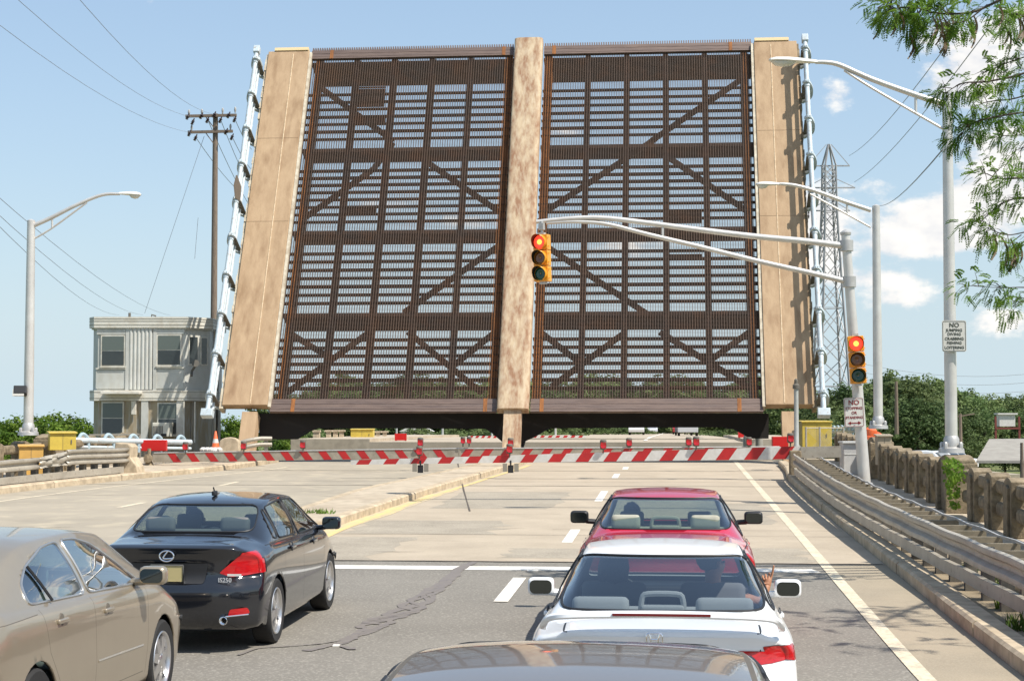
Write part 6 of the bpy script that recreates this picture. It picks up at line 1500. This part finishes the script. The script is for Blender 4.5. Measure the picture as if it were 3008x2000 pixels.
# ================================================================ PEOPLE
M_SKIN1 = mat('skin warm brown', (.40, .19, .10), .55, col2=(.34, .15, .08), nscale=20); M_SKIN2 = mat('skin light', (.55, .34, .24), .55)
M_HAIRD = mat('dark hair', (.012, .009, .008), .6, bump=.5, bscale=60)
def skinned(verts, edges, lvl=1):
    me = bpy.data.meshes.new('body'); me.from_pydata([v[:3] for v in verts], edges, []); o = bpy.data.objects.new('body', me); C.objects.link(o)
    sk = o.modifiers.new('skin', 'SKIN'); sk.use_smooth_shade = True; sd = o.modifiers.new('sub', 'SUBSURF'); sd.levels = lvl; sd.render_levels = lvl
    for i, v in enumerate(verts):
        r = v[3]; me.skin_vertices[0].data[i].radius = r if isinstance(r, tuple) else (r, r)
    me.skin_vertices[0].data[0].use_root = True
    bpy.context.view_layer.update(); out = bpy.data.meshes.new_from_object(o.evaluated_get(bpy.context.evaluated_depsgraph_get()))
    bpy.data.objects.remove(o); bpy.data.meshes.remove(me); return out
def person(label, car, x, y, shirt, skin, hair='short', turn=0, right_arm=None, zoff=0):
    """seated figure facing along the car, origin at the seat"""
    base = car.matrix_world @ Vector((x, y, 0)); t = thing('person', label, 'person', base, (0, 0, car.rotation_euler.z))
    V = []; E = []
    def v(px, py, pz, r): V.append((px, py, pz+zoff, r)); return len(V)-1
    def ch(*ids):
        for a, c in zip(ids, ids[1:]): E.append((a, c))
    pel = v(0, 0, .48, (.17, .13)); bel = v(0, -.05, .62, (.15, .12)); che = v(0, -.10, .80, (.18, .12)); nb = v(0, -.11, .93, (.10, .085)); ne = v(0, -.10, 1.01, .055)
    ct, st = math.cos(turn), math.sin(turn)
    def hd(a, b_, z, r): return v(a*ct+b_*st, -.07-a*st+b_*ct, z, r)
    h1 = hd(0, .01, 1.08, .072); h2 = hd(0, 0, 1.155, .092); h3 = hd(0, -.015, 1.225, .075); ch(pel, bel, che, nb, ne, h1, h2, h3)
    no = hd(0, .105, 1.13, .016); ch(h2, no)
    for s_ in (-1, 1):
        k = v(s_*.11, .38, .52, .07); f = v(s_*.11, .55, .26, .045); to = v(s_*.11, .68, .20, .035); hip = v(s_*.10, .10, .46, .09); ch(pel, hip, k, f, to)
        sh = v(s_*.185, -.10, .89, .062); ch(che, sh)
        if s_ > 0 and right_arm: el, wr, pa, fingers = right_arm
        else:
            el, wr, pa = (s_*.25, .10, .70), (s_*.17, .30, .80), (s_*.15, .37, .83)
            fingers = [[(s_*.15-.03+.02*i, .42, .85), (s_*.15-.03+.02*i, .44, .82)] for i in range(4)] + [[(s_*.15-s_*.045, .39, .85), (s_*.15-s_*.05, .42, .85)]]
        e = v(*el, .043); w_ = v(*wr, .028); p = v(*pa, (.038, .02)); ch(sh, e, w_, p)
        for fg in fingers:
            ids = [v(*q, .0095 if i < len(fg)-1 else .0075) for i, q in enumerate(fg)]; ch(p, *ids)
    me = skinned(V, E)
    me.materials.append(skin); me.materials.append(shirt); me.materials.append(M_DKPL)
    for pl in me.polygons:
        c = pl.center; pl.material_index = 2 if c.z < .50+zoff and c.y > .02 else (1 if c.z < .955+zoff and not (abs(c.x) > .20 and c.y > .12) and not (right_arm and c.x > .26) and c.y < .25 else 0)
        pl.use_smooth = True
    link('body', me, t)
    # hair: cap over the back and top of the head
    b = MB(); hb = bmesh.new(); bmesh.ops.create_icosphere(hb, subdivisions=3, radius=1)
    R5 = Matrix.Rotation(-turn, 3, 'Z'); vs = []
    for q in hb.verts:
        p = q.co.copy(); low = max(0, -p.z)
        if hair == 'long': p = Vector((p.x*(.108+.06*low), p.y*(.115 if p.y < 0 else .085), p.z*(.105 if p.z > 0 else .24)))
        else: p = Vector((p.x*.098, p.y*(.108 if p.y < 0 else .085), p.z*.098))
        n_ = 1+.05*math.sin(q.co.x*9+q.co.z*7)+.04*math.sin(q.co.y*17); p *= n_
        vs.append((R5 @ (p+Vector((0, -.025, 0))))+Vector((0, -.07, 1.185+zoff)))
    hb.verts.index_update(); b.add(vs, [tuple(q.index for q in f.verts) for f in hb.faces]); hb.free(); b.build('hair', M_HAIRD, t, smooth=True)
    for s_ in (-1, 1):
        b = MB(); q = R5 @ Vector((s_*.034, .082, 0)); b.lathe([(.002, -.011), (.009, -.006), (.012, 0), (.009, .006), (.002, .011)], Vector((q.x, q.y-.07, 1.16+zoff)), 8); b.build('eye', M_DKPL, t, smooth=True)
        b = MB(); q = R5 @ Vector((s_*.095, -.0, 0)); b.lathe([(.004, -.03), (.016, -.015), (.018, .015), (.006, .03)], Vector((q.x, q.y-.07, 1.145+zoff)), 8); b.build('ear', skin, t, smooth=True)
    return t
bpy.context.view_layer.update()
SH1 = mat('dark blue shirt', (.03, .04, .07), .8); SH2 = mat('black shirt', (.015, .016, .02), .8)
wy = P_WHITE['a'][2]-yw+.12
person('person with long dark hair in a dark top at the wheel of the white coupe', white, -.38, wy, SH1, M_SKIN2, 'long', turn=.1, zoff=.06)
hx = .43
arm = ((.38, .05, .84), (hx, .10, .97), (hx+.005, .11, 0.980), [
    [(hx-.03, .125, 1.015), (hx-.035, .15, 1.040), (hx-.03, .155, 1.015)], [(hx-.008, .125, 1.025), (hx-.01, .155, 1.050), (hx-.008, .16, 1.020)], [(hx+.015, .12, 1.030), (hx+.02, .15, 1.060), (hx+.02, .158, 1.030)],
    [(hx+.035, .115, 1.035), (hx+.045, .115, 1.080), (hx+.052, .115, 1.125)], [(hx-.025, .085, 0.980), (hx-.055, .08, 1.010), (hx-.07, .08, 1.040)]])
person('person in black in the right seat of the white coupe, one hand outside', white, .38, wy, SH2, M_SKIN1, 'short', turn=1.1, right_arm=arm, zoff=.06)
person('person in a dark shirt at the wheel of the red coupe', red, -.38, P_RED['a'][2]-yr_+.15, SH1, M_SKIN2, 'short', turn=.2, zoff=.04)
person('person in a dark shirt at the wheel of the black sedan', black, -.38, P_BLACK['a'][2]-P_BLACK['L']/2+.15, SH2, M_SKIN2, 'short', zoff=.0)

# ================================================================ NEAR TREE
random.seed(31)
lt = thing('honey_locust', 'honey locust tree with feathery leaves and curved pods, its branches entering at the upper right', 'tree', (12.2, 22.5, -3.5)); o = lt.location
def frond(b, p, d, L, lw, dense=9):
    """pinnate leaf: a rachis with leaflet pairs"""
    d = d.normalized(); sdv = d.cross(Vector((random.uniform(-.6, .6), random.uniform(-.6, .6), 1))).normalized(); prev = p
    for i in range(1, dense+1):
        f = i/dense; q = p+d*(L*f)+Vector((0, 0, -L*.35*f*f)); 
        for s_ in (-1, 1):
            ld = (sdv*s_+d*.45+Vector((0, 0, random.uniform(-.35, .05)))).normalized(); ll = lw*(1.15-.5*abs(f-.45)); wv = d*ll*.26
            b.add([q, q+ld*ll*.5+wv, q+ld*ll, q+ld*ll*.5-wv], [(0, 1, 2, 3)])
        prev = q
leafb = MB(); wood = MB(); PODS = []
def branch(pts, r0, nf, spread=.24, fl=.15, lw=.042, podn=0, twigs=True):
    pp = smooth_path(pts, 8); n = len(pp); wood.tube([p-o for p in pp], [r0*(1-.8*i/(n-1)) for i in range(n)], 6)
    for k in range(int(nf*.58)):
        i = int(n-1-(n*5/6)*random.random()**1.3); p = pp[i]; d = (pp[min(i+1, n-1)]-pp[i-1]).normalized()
        sdv = rnd_unit()*.8+d*.5+Vector((0, 0, -.15)); L = random.uniform(.12, spread); q = p+sdv.normalized()*L
        if k % 2 == 0: wood.tube([p-o, (p+q)/2+Vector((0, 0, .02))-o, q-o], [.006, .004, .002], 4)
        for _ in range(3): frond(leafb, q-o+rnd_unit()*.05, (sdv+rnd_unit()*.9+Vector((0, 0, -.2))), fl*random.uniform(.7, 1.2), lw)
    for k in range(podn):
        i = random.randrange(n//4, n); p = pp[i]+Vector((0, 0, -.05)); L = random.uniform(.22, .36); a = random.uniform(-.6, .6); tw = []
        for j in range(7): f = j/6; tw.append(p+Vector((math.sin(a)*L*.3*f+.07*math.sin(PI*f), .05*math.sin(PI*f), -L*f))-o)
        pods = MB(); PODS.append(pods)
        for j in range(6): pods.bar(tw[j], tw[j+1], .026*(1 if j not in (0, 5) else .7), .007, up=(0, 1, 0))
TDp = 22.0
B = lambda lst, d=TDp: [W(x, y, d) for x, y in lst]
for lst, r0, nf, pn in [([(3090, -60), (2960, -10), (2860, 35), (2760, 40), (2680, 22), (2610, 30)], .022, 120, 8), ([(3080, -110), (2900, -60), (2760, -40), (2640, -10), (2575, 25)], .02, 85, 4), ([(2900, 15), (2840, 60), (2775, 75), (2735, 110)], .012, 48, 5),
                        ([(2700, 10), (2680, 50), (2672, 95)], .010, 26, 6), ([(3060, 0), (2990, 40), (2945, 70)], .012, 40, 6), ([(3110, 70), (3040, 60), (2960, 30)], .015, 42, 3), ([(2830, -40), (2790, 10), (2730, 40)], .010, 36, 2),
                        ([(3120, 160), (3010, 215), (2900, 240), (2830, 245), (2775, 275)], .02, 90, 0), ([(3110, 150), (3040, 160), (2960, 185), (2890, 215)], .015, 55, 0), ([(3120, 330), (3020, 330), (2920, 345), (2850, 365), (2825, 395)], .018, 85, 2), ([(3070, 260), (2980, 290), (2900, 300), (2850, 320)], .014, 60, 0), ([(3050, 380), (2980, 400), (2930, 395)], .010, 30, 0),
                        ([(3110, 500), (3020, 520), (2940, 525), (2885, 505)], .016, 52, 0), ([(3110, 590), (3010, 580), (2940, 600), (2880, 650), (2860, 640)], .016, 55, 0), ([(3100, 690), (3030, 680), (2960, 690), (2900, 670)], .014, 50, 3), ([(3000, 690), (2970, 715), (2955, 745)], .008, 14, 6),
                        ([(3110, 860), (3020, 845), (2930, 845), (2830, 838)], .012, 42, 0), ([(3080, 880), (3010, 885), (2975, 900)], .010, 26, 0), ([(3110, 430), (3050, 420), (2990, 440)], .012, 22, 0)]:
    branch(B(lst, TDp+random.uniform(-.8, .8)), r0, nf, podn=pn)
# the part of the crown outside the picture, whose thin shade falls over the shoulder
for k in range(15):
    gx = 2.9+k*.21; p1 = Vector((gx+.587*8.2, 20.6-random.uniform(.3, 3.8)-.376*8.2, 8.2+random.uniform(-.5, .7))); p0 = p1+Vector((random.uniform(2.2, 3.2), random.uniform(.1, .5), .5))
    if p1.x < 6.0: continue
    branch([p0+Vector((.8, .4, -.1)), p0, (p0+p1)/2+Vector((0, 0, .15)), p1], .016, 26, spread=.4, fl=.24, lw=.05)
trunk = MB(); T0_ = Vector((12.2, 22.5, -3.5)); trunk.tube(smooth_path([T0_-o, Vector((12.1, 22.5, 1))-o, Vector((11.8, 22.3, 4.5))-o, Vector((11.6, 22, 8))-o, Vector((11.4, 21.8, 10.5))-o], 4), [.24-.009*i for i in range(17)], 10); trunk.build('trunk', M_BARK, lt, smooth=True)
for (z0, end) in [(4.0, W(3110, 860, 22)), (5.0, W(3110, 690, 22)), (5.4, W(3110, 500, 22)), (6.2, W(3120, 330, 22)), (7.0, W(3120, 160, 22)), (7.8, W(3090, -60, 22)), (8.2, W(3080, -110, 22)), (6.5, Vector((9.9, 17.5, 8.5))), (6.8, Vector((9.2, 15.8, 8.8)))]:
    st = Vector((11.8, 22.3, z0)); wood.tube([p-o for p in smooth_path([st, (st+end)/2+Vector((0, 0, .35)), end], 6)], [.07-.0035*i for i in range(13)], 7)
wood.build('branch', M_BARK, lt, smooth=True); cr = leafb.build('crown', LEAF_C, lt)
for pods in PODS: pods.build('seed_pod', mat('seed pod', (.16, .11, .05), .6, col2=(.09, .055, .03), nscale=20), lt)

# ================================================================ SMALL PLANTS
def tuft(name, label, P, n, h, sp, m, lean=.4, grp=None, thing_cat='plant', blade=.012):
    b = MB()
    for k in range(n):
        a = random.uniform(0, 6.28); r = sp*random.random()**.7; x, y = r*math.cos(a), r*math.sin(a); hh = h*random.uniform(.5, 1.1); l1 = Vector((random.uniform(-lean, lean), random.uniform(-lean, lean), 1)).normalized()*hh
        q = Vector((math.cos(a+1), math.sin(a+1), 0))*blade; p = Vector((x, y, 0)); b.add([p-q, p+q, p+l1*.6+q*.7, p+l1, p+l1*.6-q*.7], [(0, 1, 2, 3, 4)])
    o = b.build(name, m); o.location = P; return tag(o, label, thing_cat, grp)
M_WEED = leafmat('dry weed', (.16, .16, .05), (.28, .24, .10), 3, .3); M_WEEDG = leafmat('green weed', (.07, .13, .02), (.15, .22, .04), 3, .35)
tuft('weed', 'dry grassy weed growing at the near tip of the median island', RZ(32.2, -7.3, .165), 150, .24, .34, M_WEED, .7)
tuft('weed', 'low green weed in the joint of the median island behind the dry weed', RZ(33.2, -6.9, .165), 90, .12, .3, M_WEEDG, .9)
gp = 'green weeds at the feet of the right guardrail posts'
for s_ in (15.2, 16.1, 17.4, 18.2, 19.9, 21.4, 14.0, 23.5): tuft('weed', 'green weed growing between the right kerb and the guardrail posts', RZ(s_, 3.75+random.uniform(-.15, .25), .1), 70, .22, .18, M_WEEDG, .6, gp)
# creeper on the balustrade pier
b = MB(); random.seed(8); vp = RZ(33.6, 5.46, .16)
for st_, (s0_, zt_, zl_, n_) in enumerate(((-.25, 1.08, .95, 170), (.05, 1.12, .45, 110), (.42, 1.05, .75, 130), (-.55, 1.0, .35, 60))):
    for k in range(n_):
        f = random.random(); z = zt_-zl_*f; s_ = s0_+.22*math.sin(3*f+st_)+random.gauss(0, .11*(1-.5*f)); nn_ = Vector((-.8, -.5, .3)) + rnd_unit()*.8; nn_.normalize(); c = AX*s_ - RX*random.uniform(-.05, .16) + Vector((0, 0, z)); x = nn_.orthogonal().normalized(); y = nn_.cross(x); q = random.uniform(.02, .05)
        b.add([c-x*q, c-y*q, c+x*q, c+y*q], [(0, 1, 2, 3)])
o_ = b.build('creeper', leafmat('creeper leaf', (.09, .17, .02), (.20, .30, .04), 5, .4)); o_.location = vp; tag(o_, 'bright green creeper hanging over the balustrade next to the lamp pier', 'climbing plant')
bpy.context.view_layer.update()
